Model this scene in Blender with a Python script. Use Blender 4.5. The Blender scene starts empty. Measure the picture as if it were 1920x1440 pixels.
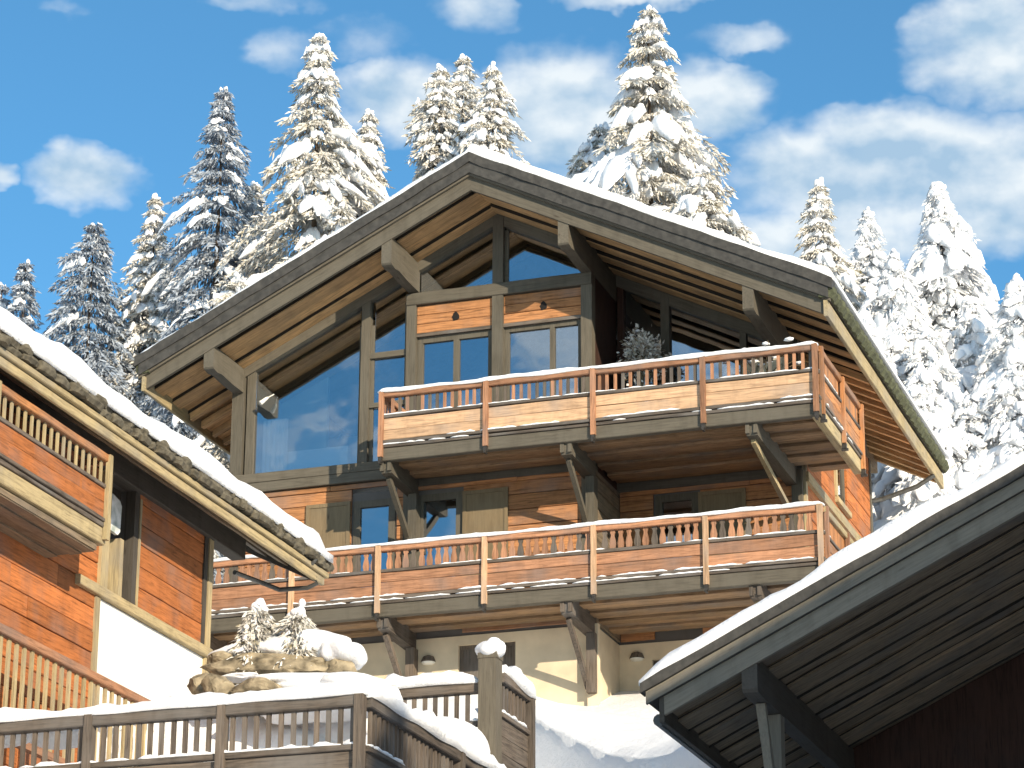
import bpy, bmesh, math, random
import numpy as np
from mathutils import Vector, Matrix
random.seed(7)
RNG = np.random.default_rng(11)
S = bpy.context.scene
COL = S.collection
R_ = math.radians

# ------------------------------------------------------------------ camera
CAM_P = (18.5185, -46.5303, -17.8194)
PITCH, YAW, ROLL, FPX = .34450, .33220, .0053, 5500.0
def make_camera():
    h = Vector((-math.sin(YAW), math.cos(YAW), 0)); up = Vector((0, 0, 1))
    f = h * math.cos(PITCH) + up * math.sin(PITCH)
    r = Vector((math.cos(YAW), math.sin(YAW), 0)); u = r.cross(f)
    r2 = r * math.cos(ROLL) + u * math.sin(ROLL); u2 = -r * math.sin(ROLL) + u * math.cos(ROLL)
    cd = bpy.data.cameras.new('camera'); co = bpy.data.objects.new('camera', cd); COL.objects.link(co)
    m = Matrix((r2, u2, -f)).transposed().to_4x4(); m.translation = Vector(CAM_P)
    co.matrix_world = m
    cd.sensor_width = 36; cd.lens = FPX / 1920 * 36; cd.clip_start = .5; cd.clip_end = 9000
    S.camera = co
make_camera()

# ------------------------------------------------------------------ light
SUN_EL, SUN_AZ = R_(17), math.atan2(.72, -.69)
ts = Vector((math.sin(SUN_AZ) * math.cos(SUN_EL), math.cos(SUN_AZ) * math.cos(SUN_EL), math.sin(SUN_EL)))
sd = bpy.data.lights.new('sun', 'SUN'); sd.energy = 3.1; sd.angle = R_(.53); sd.color = (1, .86, .66)
so = bpy.data.objects.new('sun', sd); COL.objects.link(so); so.rotation_euler = ts.to_track_quat('Z', 'Y').to_euler()
so.location = ts * 80
S.view_settings.view_transform = 'Standard'; S.view_settings.look = 'None'
S.view_settings.gamma = 1; S.view_settings.use_curve_mapping = False
S.view_settings.exposure = 1.12

# ------------------------------------------------------------------ sky
CLOUDS = [(-0.4898,0.4099,0.0188,0.0100,1), (-0.5206,0.4087,0.0063,0.0040,.8), (-0.4172,0.4558,0.0140,0.0070,.40), (-0.4259,0.4716,0.0190,0.0036,.45), (-0.5014,0.4654,0.0081,0.0036,.22), (-0.3853,0.4613,0.0223,0.0073,.34), (-0.3708,0.4401,0.0281,0.0136,.9), (-0.3128,0.4370,0.0301,0.0218,.95), (-0.2608,0.4399,0.0221,0.0127,.9), (-0.3471,0.4710,0.0143,0.0082,.6), (-0.2844,0.4744,0.0266,0.0036,.6), (-0.2484,0.4611,0.0162,0.0055,.36), (-0.1534,0.4530,0.0283,0.0200,1), (-0.1869,0.4121,0.0655,0.0200,1), (-0.2299,0.4139,0.0238,0.0145,.9), (-0.2267,0.3921,0.0512,0.0109,.9), (-0.1551,0.3925,0.0236,0.0091,.8)]
W = bpy.data.worlds.new('World'); S.world = W; W.use_nodes = True
def build_world():
    nt = W.node_tree; N = nt.nodes; L = nt.links; N.clear()
    def val(x): return x
    def M(op, a, b=None, c=None, clamp=False):
        n = N.new('ShaderNodeMath'); n.operation = op; n.use_clamp = clamp
        for i, q in enumerate((a, b, c)):
            if q is None: continue
            if isinstance(q, (int, float)): n.inputs[i].default_value = q
            else: L.new(q, n.inputs[i])
        return n.outputs[0]
    out = N.new('ShaderNodeOutputWorld'); bg = N.new('ShaderNodeBackground'); bg.inputs[1].default_value = .15
    sky = N.new('ShaderNodeTexSky'); sky.sky_type = 'NISHITA'; sky.sun_disc = False
    sky.sun_elevation = SUN_EL; sky.sun_rotation = SUN_AZ; sky.altitude = 1800; sky.air_density = 1.0; sky.dust_density = .2; sky.ozone_density = 2.5
    tint = N.new('ShaderNodeMix'); tint.data_type = 'RGBA'; tint.blend_type = 'MULTIPLY'; tint.inputs[0].default_value = 1
    tint.inputs[7].default_value = (.33, .575, .60, 1); L.new(sky.outputs[0], tint.inputs[6])
    tc = N.new('ShaderNodeTexCoord'); sp = N.new('ShaderNodeSeparateXYZ'); L.new(tc.outputs['Generated'], sp.inputs[0])
    az = M('ARCTAN2', sp.outputs[0], sp.outputs[1]); el = M('ARCSINE', sp.outputs[2])
    vec = N.new('ShaderNodeCombineXYZ'); L.new(M('MULTIPLY', az, .92), vec.inputs[0]); L.new(M('MULTIPLY', el, 1.35), vec.inputs[1])
    def noise(scale, det, off=(0, 0, 0), rough=.55):
        mp = N.new('ShaderNodeMapping'); mp.inputs[1].default_value = off; L.new(vec.outputs[0], mp.inputs[0])
        n = N.new('ShaderNodeTexNoise'); n.inputs['Scale'].default_value = scale; n.inputs['Detail'].default_value = det
        n.inputs['Roughness'].default_value = rough; L.new(mp.outputs[0], n.inputs['Vector']); return n.outputs[0]
    n1 = noise(27, 5, (3.1, .4, 0), .46); n2 = noise(27, 5, (3.098, .408, 0), .46); n3 = noise(170, 4, (1, 2, 0), .6)
    wx = M('MULTIPLY', M('SUBTRACT', noise(60, 3, (9, 1, 0)), .5), .018)
    wy = M('MULTIPLY', M('SUBTRACT', noise(60, 3, (4, 7, 0)), .5), .014)
    azw = M('ADD', az, wx); elw = M('ADD', el, wy)
    dens = None; top = None
    for a, e, ra, re, amp in CLOUDS:
        x = M('DIVIDE', M('SUBTRACT', azw, a), ra * 1.38); y = M('DIVIDE', M('SUBTRACT', elw, e), re * 1.38)
        q = M('SUBTRACT', 1, M('ADD', M('MULTIPLY', x, x), M('MULTIPLY', y, y)))
        q = M('MULTIPLY', M('MAXIMUM', q, 0), amp)
        dens = q if dens is None else M('MAXIMUM', dens, q)
    # scattered clouds over the rest of the sky
    far = M('MULTIPLY', M('SUBTRACT', noise(9, 3, (5, 5, 0)), .40), 4.0, clamp=True)
    wide = M('SMOOTH_MIN', 1, M('MULTIPLY', M('GREATER_THAN', M('ABSOLUTE', M('ADD', az, .33)), .30), far), .1)
    dens = M('MAXIMUM', dens, M('MULTIPLY', wide, .8))
    d = M('ADD', M('MULTIPLY', dens, 1.5), M('MULTIPLY', M('SUBTRACT', n1, .50), 2.3))
    d = M('ADD', d, M('MULTIPLY', M('SUBTRACT', n3, .5), .15))
    d = M('MULTIPLY', d, M('MULTIPLY', dens, 6.0, clamp=True))
    mr = N.new('ShaderNodeMapRange'); mr.interpolation_type = 'SMOOTHSTEP'; L.new(d, mr.inputs[0]); mr.inputs[1].default_value = 0; mr.inputs[2].default_value = 1.25
    mask = M('MULTIPLY', mr.outputs[0], .93)
    # lit tops, greyer bases : compare the density with the density a little higher up
    sh = M('ADD', M('MULTIPLY', M('SUBTRACT', n1, n2), 5.0), M('SUBTRACT', 1.0, M('MULTIPLY', d, .42)), clamp=True)
    cc = N.new('ShaderNodeMix'); cc.data_type = 'RGBA'; L.new(sh, cc.inputs[0])
    cc.inputs[6].default_value = (1.3, 1.85, 2.4, 1); cc.inputs[7].default_value = (2.8, 3.0, 3.1, 1)
    mx = N.new('ShaderNodeMix'); mx.data_type = 'RGBA'; L.new(mask, mx.inputs[0]); L.new(tint.outputs[2], mx.inputs[6]); L.new(cc.outputs[2], mx.inputs[7])
    L.new(mx.outputs[2], bg.inputs[0]); L.new(bg.outputs[0], out.inputs[0])
build_world()

# ------------------------------------------------------------------ materials
MATS = {}
def new_mat(name):
    m = bpy.data.materials.new(name); m.use_nodes = True; MATS[name] = m
    return m, m.node_tree.nodes, m.node_tree.links, m.node_tree.nodes['Principled BSDF']
def ramp(N, pts):
    r = N.new('ShaderNodeValToRGB'); e = r.color_ramp.elements
    while len(e) < len(pts): e.new(.5)
    for i, (p, c) in enumerate(pts):
        e[i].position = p; e[i].color = (*c, 1) if len(c) == 3 else c
    return r
def wood(name, c, axis='x', var=.30, dark=.5, rough=.75, grey=None, gscale=1.0, bump=.35):
    """sawn wood: long grain along one axis, per-board tone, knots, weathering"""
    m, N, L, B = new_mat(name)
    tc = N.new('ShaderNodeTexCoord'); oi = N.new('ShaderNodeObjectInfo')
    off = N.new('ShaderNodeVectorMath'); off.operation = 'MULTIPLY_ADD'
    cb = N.new('ShaderNodeCombineXYZ'); 
    for i in range(3): L.new(oi.outputs['Random'], cb.inputs[i])
    L.new(cb.outputs[0], off.inputs[0]); off.inputs[1].default_value = (31, 17, 43); L.new(tc.outputs['Object'], off.inputs[2])
    rotm = N.new('ShaderNodeMapping'); L.new(off.outputs[0], rotm.inputs[0])
    a = math.atan(.494)
    if axis == 'rl': rotm.inputs['Rotation'].default_value = (0, a, 0)
    if axis == 'rr': rotm.inputs['Rotation'].default_value = (0, -a, 0)
    sc = {'x': (1.3, 20, 20), 'rl': (1.3, 20, 20), 'rr': (1.3, 20, 20), 'y': (20, 1.3, 20), 'z': (20, 20, 1.3)}[axis]
    mp = N.new('ShaderNodeMapping'); mp.inputs['Scale'].default_value = tuple(s * gscale for s in sc); L.new(rotm.outputs[0], mp.inputs[0])
    n1 = N.new('ShaderNodeTexNoise'); n1.inputs['Scale'].default_value = 1.6; n1.inputs['Detail'].default_value = 8; n1.inputs['Roughness'].default_value = .65; n1.inputs['Distortion'].default_value = .6
    L.new(mp.outputs[0], n1.inputs['Vector'])
    n2 = N.new('ShaderNodeTexNoise'); n2.inputs['Scale'].default_value = 1.1; n2.inputs['Detail'].default_value = 4; L.new(rotm.outputs[0], n2.inputs['Vector'])
    d = tuple(x * dark for x in c); hi = tuple(min(1, x * (1 + var)) for x in c)
    r1 = ramp(N, [(.34, d), (.5, c), (.66, hi)]); L.new(n1.outputs[0], r1.inputs[0])
    # knots
    mk = N.new('ShaderNodeMapping'); ks = {'x': (.9, 3.2, 3.2), 'rl': (.9, 3.2, 3.2), 'rr': (.9, 3.2, 3.2), 'y': (3.2, .9, 3.2), 'z': (3.2, 3.2, .9)}[axis]
    mk.inputs['Scale'].default_value = ks; L.new(rotm.outputs[0], mk.inputs[0])
    vo = N.new('ShaderNodeTexVoronoi'); vo.inputs['Scale'].default_value = 1.3; L.new(mk.outputs[0], vo.inputs['Vector'])
    rk = ramp(N, [(.02, (.35, .30, .26)), (.10, (1, 1, 1))]); L.new(vo.outputs['Distance'], rk.inputs[0])
    mul = N.new('ShaderNodeMix'); mul.data_type = 'RGBA'; mul.blend_type = 'MULTIPLY'; mul.inputs[0].default_value = .8; L.new(r1.outputs[0], mul.inputs[6]); L.new(rk.outputs[0], mul.inputs[7])
    # board tone and weather stains
    rt = ramp(N, [(0, (1 - var, 1 - var, 1 - var)), (1, (1 + var * .8, 1 + var * .7, 1 + var * .6))]); L.new(oi.outputs['Random'], rt.inputs[0])
    m2 = N.new('ShaderNodeMix'); m2.data_type = 'RGBA'; m2.blend_type = 'MULTIPLY'; m2.inputs[0].default_value = 1; L.new(mul.outputs[2], m2.inputs[6]); L.new(rt.outputs[0], m2.inputs[7])
    g = grey if grey else tuple(.45 * sum(c) / 3 + .3 * x for x in c)
    rs = ramp(N, [(.48, (0, 0, 0)), (.70, (.7, .7, .7))]); L.new(n2.outputs[0], rs.inputs[0])
    m3 = N.new('ShaderNodeMix'); m3.data_type = 'RGBA'; L.new(rs.outputs[0], m3.inputs[0]); L.new(m2.outputs[2], m3.inputs[6]); m3.inputs[7].default_value = (*g, 1)
    mv = N.new('ShaderNodeMapping'); mv.inputs['Scale'].default_value = (3.1, 3.1, .8); L.new(off.outputs[0], mv.inputs[0])
    n3 = N.new('ShaderNodeTexNoise'); n3.inputs['Scale'].default_value = 1.5; n3.inputs['Detail'].default_value = 6; n3.inputs['Roughness'].default_value = .6; L.new(mv.outputs[0], n3.inputs['Vector'])
    r3 = ramp(N, [(.30, (.52, .50, .48)), (.50, (1, 1, 1))]); L.new(n3.outputs[0], r3.inputs[0])
    m4 = N.new('ShaderNodeMix'); m4.data_type = 'RGBA'; m4.blend_type = 'MULTIPLY'; m4.inputs[0].default_value = .38; L.new(m3.outputs[2], m4.inputs[6]); L.new(r3.outputs[0], m4.inputs[7])
    L.new(m4.outputs[2], B.inputs['Base Color']); B.inputs['Roughness'].default_value = rough; B.inputs['Specular IOR Level'].default_value = .25
    bp = N.new('ShaderNodeBump'); bp.inputs['Strength'].default_value = bump; bp.inputs['Distance'].default_value = .02
    L.new(n1.outputs[0], bp.inputs['Height']); L.new(bp.outputs[0], B.inputs['Normal'])
    return m
def woods(base, c, axes, **k):
    for a in axes: wood(base + '_' + a, c, a, **k)
GREY = (.112, .099, .076); ORANGE = (.42, .195, .082); PALE = (.53, .345, .21); SOFF = (.54, .34, .165); RED = (.43, .15, .048)
woods('timber', GREY, ('x', 'y', 'z', 'rl', 'rr'), var=.16, dark=.75, grey=(.12, .108, .085))
woods('orange', ORANGE, ('x', 'y', 'z'), var=.28)
woods('pale', PALE, ('x', 'y', 'z'), var=.22, dark=.6)
woods('soffit', SOFF, ('x', 'y', 'rl', 'rr'), var=.26, dark=.5, grey=(.30, .20, .11))
woods('red', RED, ('y', 'z'), var=.22)
woods('floor', (.28, .18, .10), ('x', 'y'), var=.25)
woods('rail', (.36, .185, .105), ('x', 'y', 'z'), var=.28)
woods('weather', (.125, .102, .082), ('x', 'y', 'z'), var=.30, dark=.5, grey=(.16, .15, .14))
woods('straw', (.40, .32, .18), ('y', 'z'), var=.18, dark=.6)
woods('dark', (.075, .066, .055), ('x', 'y', 'z', 'rl', 'rr'), var=.15, dark=.75, grey=(.09, .08, .07))
woods('pitch', (.022, .018, .014), ('rl', 'rr'), var=.2)  # near black shade of the soffit gaps, put into a strip colour
woods('shutter', (.20, .150, .088), ('z',), var=.10, dark=.85, grey=(.19, .15, .095), bump=.2)
woods('stain', (.20, .178, .142), ('x', 'y', 'z', 'rl', 'rr'), var=.12, dark=.8, grey=(.15, .142, .122), bump=.2)  # copy of the grey timber, lightened to make up for the shade there
woods('umber', (.22, .17, .115), ('x', 'rl', 'rr', 'y'), var=.25)
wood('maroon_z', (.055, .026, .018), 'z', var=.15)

def plain(name, c, rough=.7, noise=.15, scale=6, bump=.2, metal=0, spec=.3):
    m, N, L, B = new_mat(name)
    tc = N.new('ShaderNodeTexCoord'); n = N.new('ShaderNodeTexNoise'); n.inputs['Scale'].default_value = scale; n.inputs['Detail'].default_value = 7; L.new(tc.outputs['Object'], n.inputs['Vector'])
    r = ramp(N, [(.3, tuple(x * (1 - noise) for x in c)), (.7, tuple(min(1, x * (1 + noise)) for x in c))]); L.new(n.outputs[0], r.inputs[0]); L.new(r.outputs[0], B.inputs['Base Color'])
    B.inputs['Roughness'].default_value = rough; B.inputs['Metallic'].default_value = metal; B.inputs['Specular IOR Level'].default_value = spec
    bp = N.new('ShaderNodeBump'); bp.inputs['Strength'].default_value = bump; bp.inputs['Distance'].default_value = .03; L.new(n.outputs[0], bp.inputs['Height']); L.new(bp.outputs[0], B.inputs['Normal'])
    return m
plain('stucco', (.64, .535, .38), .9, .16, 1.7, .35)
plain('white_stucco', (.80, .79, .76), .9, .04, 9, .25)
plain('slate', (.052, .049, .044), .6, .3, 9, .4)
plain('lauze', (.12, .105, .075), .85, .5, 9, 1.0)
plain('moss_tile', (.075, .08, .045), .85, .45, 9, .8)
plain('zinc', (.10, .10, .095), .45, .2, 8, .1, .6)
plain('iron', (.05, .045, .04), .5, .3, 20, .3, .3)
plain('lamp_white', (.75, .73, .66), .4, .05, 20, .1)
plain('curtain', (.80, .85, .86), .9, .06, 3, .1)
plain('inner_wall', (.40, .50, .47), .9, .06, 3, .1)
plain('room', (.12, .11, .10), .9, .2, 2, .1)
plain('plaster', (.52, .53, .52), .9, .08, 2, .1)
plain('void', (.012, .010, .009), .8, .2, 9, .1)
plain('bark', (.10, .075, .055), .9, .4, 12, .8)
plain('rock', (.24, .20, .135), .9, .7, 5.5, 1.0)
plain('twig', (.17, .13, .08), .9, .3, 12, .4)
plain('log_bark', (.14, .115, .08), .9, .5, 9, .9)
plain('log_end', (.27, .20, .12), .9, .25, 14, .5)
plain('sacking', (.50, .46, .34), .9, .3, 6, .5)

def snow_mat():
    m, N, L, B = new_mat('snow')
    tc = N.new('ShaderNodeTexCoord')
    n = N.new('ShaderNodeTexNoise'); n.inputs['Scale'].default_value = 3.5; n.inputs['Detail'].default_value = 9; n.inputs['Roughness'].default_value = .62; L.new(tc.outputs['Object'], n.inputs['Vector'])
    B.inputs['Base Color'].default_value = (.86, .875, .90, 1); B.inputs['Roughness'].default_value = .55; B.inputs['Specular IOR Level'].default_value = .2
    nf = N.new('ShaderNodeTexNoise'); nf.inputs['Scale'].default_value = 22; nf.inputs['Detail'].default_value = 6; nf.inputs['Roughness'].default_value = .7; L.new(tc.outputs['Object'], nf.inputs['Vector'])
    ad = N.new('ShaderNodeMath'); ad.operation = 'MULTIPLY_ADD'; ad.inputs[1].default_value = .35; L.new(nf.outputs[0], ad.inputs[0]); L.new(n.outputs[0], ad.inputs[2])
    bp = N.new('ShaderNodeBump'); bp.inputs['Strength'].default_value = .6; bp.inputs['Distance'].default_value = .08; L.new(ad.outputs[0], bp.inputs['Height']); L.new(bp.outputs[0], B.inputs['Normal'])
snow_mat()
def glass_mat():
    m, N, L, B = new_mat('glass'); N.remove(B)
    out = N['Material Output']
    g = N.new('ShaderNodeBsdfGlossy'); g.inputs['Roughness'].default_value = .015; g.inputs['Color'].default_value = (.92, .95, 1, 1)
    t = N.new('ShaderNodeBsdfTransparent'); t.inputs['Color'].default_value = (.88, .92, .93, 1)
    tc = N.new('ShaderNodeTexCoord'); n = N.new('ShaderNodeTexNoise'); n.inputs['Scale'].default_value = 1.2; n.inputs['Detail'].default_value = 2; L.new(tc.outputs['Object'], n.inputs['Vector'])
    bp = N.new('ShaderNodeBump'); bp.inputs['Strength'].default_value = .06; bp.inputs['Distance'].default_value = .04; L.new(n.outputs[0], bp.inputs['Height']); L.new(bp.outputs[0], g.inputs['Normal'])
    mx = N.new('ShaderNodeMixShader'); lw = N.new('ShaderNodeFresnel'); lw.inputs[0].default_value = 1.5
    a = N.new('ShaderNodeMath'); a.operation = 'ADD'; a.use_clamp = True; a.inputs[1].default_value = .29; L.new(lw.outputs[0], a.inputs[0])
    L.new(a.outputs[0], mx.inputs[0]); L.new(t.outputs[0], mx.inputs[1]); L.new(g.outputs[0], mx.inputs[2]); L.new(mx.outputs[0], out.inputs[0])
glass_mat()
def foliage(name, c1, c2, frost, fcol=(.62, .66, .72)):
    m, N, L, B = new_mat(name)
    ge = N.new('ShaderNodeNewGeometry'); tc = N.new('ShaderNodeTexCoord')
    n = N.new('ShaderNodeTexNoise'); n.inputs['Scale'].default_value = 1.6; n.inputs['Detail'].default_value = 5; L.new(tc.outputs['Object'], n.inputs['Vector'])
    n2 = N.new('ShaderNodeTexNoise'); n2.inputs['Scale'].default_value = 9; n2.inputs['Detail'].default_value = 3; L.new(tc.outputs['Object'], n2.inputs['Vector'])
    r = ramp(N, [(.35, c1), (.65, c2)]); L.new(n.outputs[0], r.inputs[0])
    ri = N.new('ShaderNodeMath'); ri.operation = 'MULTIPLY_ADD'; ri.inputs[1].default_value = .5; L.new(ge.outputs['Random Per Island'], ri.inputs[0]); L.new(n2.outputs[0], ri.inputs[2])
    rf = ramp(N, [(1 - frost - .12, (0, 0, 0)), (1 - frost + .25, (.9, .9, .9))]); L.new(ri.outputs[0], rf.inputs[0])
    mx = N.new('ShaderNodeMix'); mx.data_type = 'RGBA'; L.new(rf.outputs[0], mx.inputs[0]); L.new(r.outputs[0], mx.inputs[6]); mx.inputs[7].default_value = (*fcol, 1)
    L.new(mx.outputs[2], B.inputs['Base Color']); B.inputs['Roughness'].default_value = .8; B.inputs['Specular IOR Level'].default_value = .15
foliage('fol_dark', (.042, .050, .052), (.09, .097, .10), .48, (.40, .45, .52))  # shade put into the colour: needles and frost cooled to blue grey
foliage('fol_warm', (.12, .098, .042), (.26, .21, .10), .50, (.74, .72, .68))
foliage('fol_white', (.16, .15, .12), (.46, .44, .41), .88, (.86, .87, .88))

# ------------------------------------------------------------------ mesh helpers
ORG = {}
class MB:
    def __init__(s): s.v = []; s.f = []
    def add(s, vs, fs):
        o = len(s.v); s.v += [tuple(p) for p in vs]; s.f += [tuple(i + o for i in q) for q in fs]
    def hexa(s, p):  # 8 pts: bottom 0-3, top 4-7
        s.add(p, [(0, 3, 2, 1), (4, 5, 6, 7), (0, 1, 5, 4), (1, 2, 6, 5), (2, 3, 7, 6), (3, 0, 4, 7)])
    def box(s, x0, x1, y0, y1, z0, z1):
        s.hexa([(x0, y0, z0), (x1, y0, z0), (x1, y1, z0), (x0, y1, z0), (x0, y0, z1), (x1, y0, z1), (x1, y1, z1), (x0, y1, z1)])
    def loft(s, rings, caps=True):
        k = len(rings[0]); o = len(s.v)
        for r in rings: s.v += [tuple(p) for p in r]
        for i in range(len(rings) - 1):
            for j in range(k):
                a = o + i * k + j; b = o + i * k + (j + 1) % k
                s.f.append((a, b, b + k, a + k))
        if caps:
            s.f.append(tuple(o + j for j in reversed(range(k)))); s.f.append(tuple(o + (len(rings) - 1) * k + j for j in range(k)))
    def rbox(s, mp, s0, s1, t0, t1, z0, z1, n=1, j=0.0, ch=0.0):
        """box in a mapped frame, cut n times along s with hand-sawn unevenness j and a small arris ch"""
        rings = []
        for i in range(n + 1):
            q = s0 + (s1 - s0) * i / n
            e = [random.uniform(-j, j) for _ in range(4)]
            if ch:
                rg = [(t0 + ch, z0 + e[0]), (t1 + e[2] - ch, z0 + e[0]), (t1 + e[2], z0 + e[0] + ch), (t1 + e[2], z1 + e[1] - ch), (t1 + e[2] - ch, z1 + e[1]), (t0 + ch, z1 + e[1]), (t0, z1 + e[1] - ch), (t0, z0 + e[0] + ch)]
            else:
                rg = [(t0, z0 + e[0]), (t1 + e[2], z0 + e[0]), (t1 + e[2], z1 + e[1]), (t0, z1 + e[1])]
            rings.append([mp(q, t, z) for t, z in rg])
        s.loft(rings)
    def beam(s, p, q, w, h, up=(0, 0, 1), n=1, j=0.0, w2=None, h2=None):
        p = Vector(p); q = Vector(q); d = (q - p).normalized(); u = Vector(up); sdv = d.cross(u).normalized(); u = sdv.cross(d)
        rings = []
        for i in range(n + 1):
            t = i / n; c = p.lerp(q, t); ww = (w + (w2 - w) * t if w2 else w) / 2; hh = (h + (h2 - h) * t if h2 else h) / 2
            rings.append([c + sdv * (a * ww + random.uniform(-j, j)) + u * (b * hh + random.uniform(-j, j)) for a, b in ((-1, -1), (1, -1), (1, 1), (-1, 1))])
        s.loft(rings)
    def prism(s, poly, a, b, mp):  # poly in (s,z); extruded in t
        k = len(poly); s.loft([[mp(x, a, z) for x, z in poly], [mp(x, b, z) for x, z in poly]])
    def tube(s, pts, r, k=8):
        pts = [Vector(p) for p in pts]; rings = []
        for i, p in enumerate(pts):
            d = (pts[min(i + 1, len(pts) - 1)] - pts[max(i - 1, 0)]).normalized()
            u = Vector((0, 0, 1)) if abs(d.z) < .9 else Vector((1, 0, 0)); a = d.cross(u).normalized(); b = a.cross(d)
            rr = r[i] if isinstance(r, (list, tuple)) else r
            rings.append([p + a * math.cos(t) * rr + b * math.sin(t) * rr for t in [2 * math.pi * m / k for m in range(k)]])
        s.loft(rings)
    def blob(s, c, r, sub=2, amp=.18, fr=1.6, seed=0):
        V, F = ico(sub); c = np.array(c); r = np.array(r)
        n = 1 + amp * lump(V * fr, seed)
        P = V * n[:, None] * r + c
        s.add(P.tolist(), F)
_ICO = {}
def ico(sub):
    if sub not in _ICO:
        bm = bmesh.new(); bmesh.ops.create_icosphere(bm, subdivisions=sub, radius=1)
        bm.verts.ensure_lookup_table()
        _ICO[sub] = (np.array([v.co[:] for v in bm.verts]), [tuple(v.index for v in f.verts) for f in bm.faces]); bm.free()
    return _ICO[sub]
def lump(P, seed=0):
    """cheap smooth pseudo noise in -1..1"""
    r = np.random.default_rng(seed); o = np.zeros(len(P))
    for k in range(5):
        d = r.normal(size=3); d *= (1 + .6 * k) / np.linalg.norm(d) * 1.3
        o += np.sin(P @ d + r.uniform(0, 6.28)) / (1 + .45 * k)
    return o / 2.2
def empty(name, loc, label, cat, group=None):
    o = bpy.data.objects.new(name, None); COL.objects.link(o); o.location = loc; o.empty_display_size = .3
    ORG[o] = Vector(loc); o['label'] = label; o['category'] = cat
    if group: o['group'] = group
    return o
def tag(o, label, cat, group=None, kind=None):
    if label: o['label'] = label
    if cat: o['category'] = cat
    if group: o['group'] = group
    if kind: o['kind'] = kind
    return o
def link(name, mesh, parent, loc=(0, 0, 0)):
    o = bpy.data.objects.new(name, mesh); COL.objects.link(o)
    if parent: o.parent = parent; ORG[o] = ORG[parent]
    o.location = loc
    return o
def mesh_of(name, mb, mat, origin, smooth=False, fix=True):
    me = bpy.data.meshes.new(name)
    v = np.array(mb.v, float) - np.array(origin)
    me.from_pydata(v.tolist(), [], mb.f)
    if fix and len(mb.f) < 6000:
        bm = bmesh.new(); bm.from_mesh(me); bmesh.ops.recalc_face_normals(bm, faces=bm.faces); bm.to_mesh(me); bm.free()
    if mat: me.materials.append(MATS[mat])
    if smooth: me.polygons.foreach_set('use_smooth', [True] * len(me.polygons))
    return me
def obj(name, mb, mat, parent=None, origin=None, smooth=False, fix=True):
    if parent is not None: og = ORG[parent]
    else: og = Vector(origin if origin else mb.v[0])
    o = link(name, mesh_of(name, mb, mat, og, smooth, fix), parent)
    if parent is None: o.location = og; ORG[o] = og
    return o
def one(name, fn, mat, parent, **k):
    mb = MB(); fn(mb); return obj(name, mb, mat, parent, **k)
def mapF(Y): return lambda s, t, z: (s, Y - t, z)      # front walls: s=x, t outward (-y)
def mapR(X): return lambda s, t, z: (X + t, s, z)      # right walls: s=y, t outward (+x)
def mapL(X): return lambda s, t, z: (X - t, s, z)
def piece(name, mp, s0, s1, t0, t1, z0, z1, mat, parent, j=.004, ch=0.0, n=None):
    n = n or max(1, min(8, int(abs(s1 - s0) / .7)))
    mb = MB(); mb.rbox(mp, s0, s1, t0, t1, z0, z1, n, j, ch); return obj(name, mb, mat, parent)
def post(name, mp, s0, s1, t0, t1, z0, z1, mat, parent, j=.003):
    mb = MB(); n = max(1, int((z1 - z0) / .8)); rings = []
    for i in range(n + 1):
        z = z0 + (z1 - z0) * i / n; e = [random.uniform(-j, j) for _ in range(4)]
        rings.append([mp(s0 + e[0], t0, z), mp(s1 + e[1], t0, z), mp(s1 + e[1], t1 + e[2], z), mp(s0 + e[0], t1 + e[2], z)])
    mb.loft(rings); return obj(name, mb, mat, parent)
def rects_minus(s0, s1, z0, z1, holes):
    """split a rectangle round rectangular holes into boxes"""
    ss = sorted({s0, s1, *[h[0] for h in holes], *[h[1] for h in holes]}); ss = [x for x in ss if s0 <= x <= s1]
    zz = sorted({z0, z1, *[h[2] for h in holes], *[h[3] for h in holes]}); zz = [x for x in zz if z0 <= x <= z1]
    out = []
    for k in range(len(zz) - 1):
        run = None
        for i in range(len(ss) - 1):
            cx = (ss[i] + ss[i + 1]) / 2; cz = (zz[k] + zz[k + 1]) / 2
            inside = any(h[0] < cx < h[1] and h[2] < cz < h[3] for h in holes)
            if inside:
                if run: out.append((*run, zz[k], zz[k + 1])); run = None
            else: run = (run[0], ss[i + 1]) if run else (ss[i], ss[i + 1])
        if run: out.append((*run, zz[k], zz[k + 1]))
    return out
def wall(name, mp, s0, s1, z0, z1, holes, mat, parent, t0=-.2, t1=0.0):
    mb = MB()
    for a, b, c, d in rects_minus(s0, s1, z0, z1, holes): mb.rbox(mp, a, b, t0, t1, c, d)
    return obj(name, mb, mat, parent)
def planks(mp, s0, s1, z0, z1, h, mat, parent, holes=(), t0=0.0, t1=.045, seg=2.3):
    z = z0
    while z < z1 - .03:
        zt = min(z + h * random.uniform(.88, 1.12), z1)
        if z1 - zt < .08: zt = z1
        cuts = [(s0, s1)]
        for a, b, c, d in holes:
            if c < zt - .01 and d > z + .01:
                nc = []
                for u, v in cuts:
                    if b <= u or a >= v: nc.append((u, v)); continue
                    if a > u + .03: nc.append((u, a))
                    if b < v - .03: nc.append((b, v))
                cuts = nc
        for u, v in cuts:
            while v - u > .03:
                w = v if v - u < seg * 1.3 else u + seg * random.uniform(.7, 1.1)
                piece('plank', mp, u + .003, w - .003, t0, t1 + random.uniform(-.006, .008), z + .006, zt - .006, mat, parent, .004, .008)
                u = w
        z = zt
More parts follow.
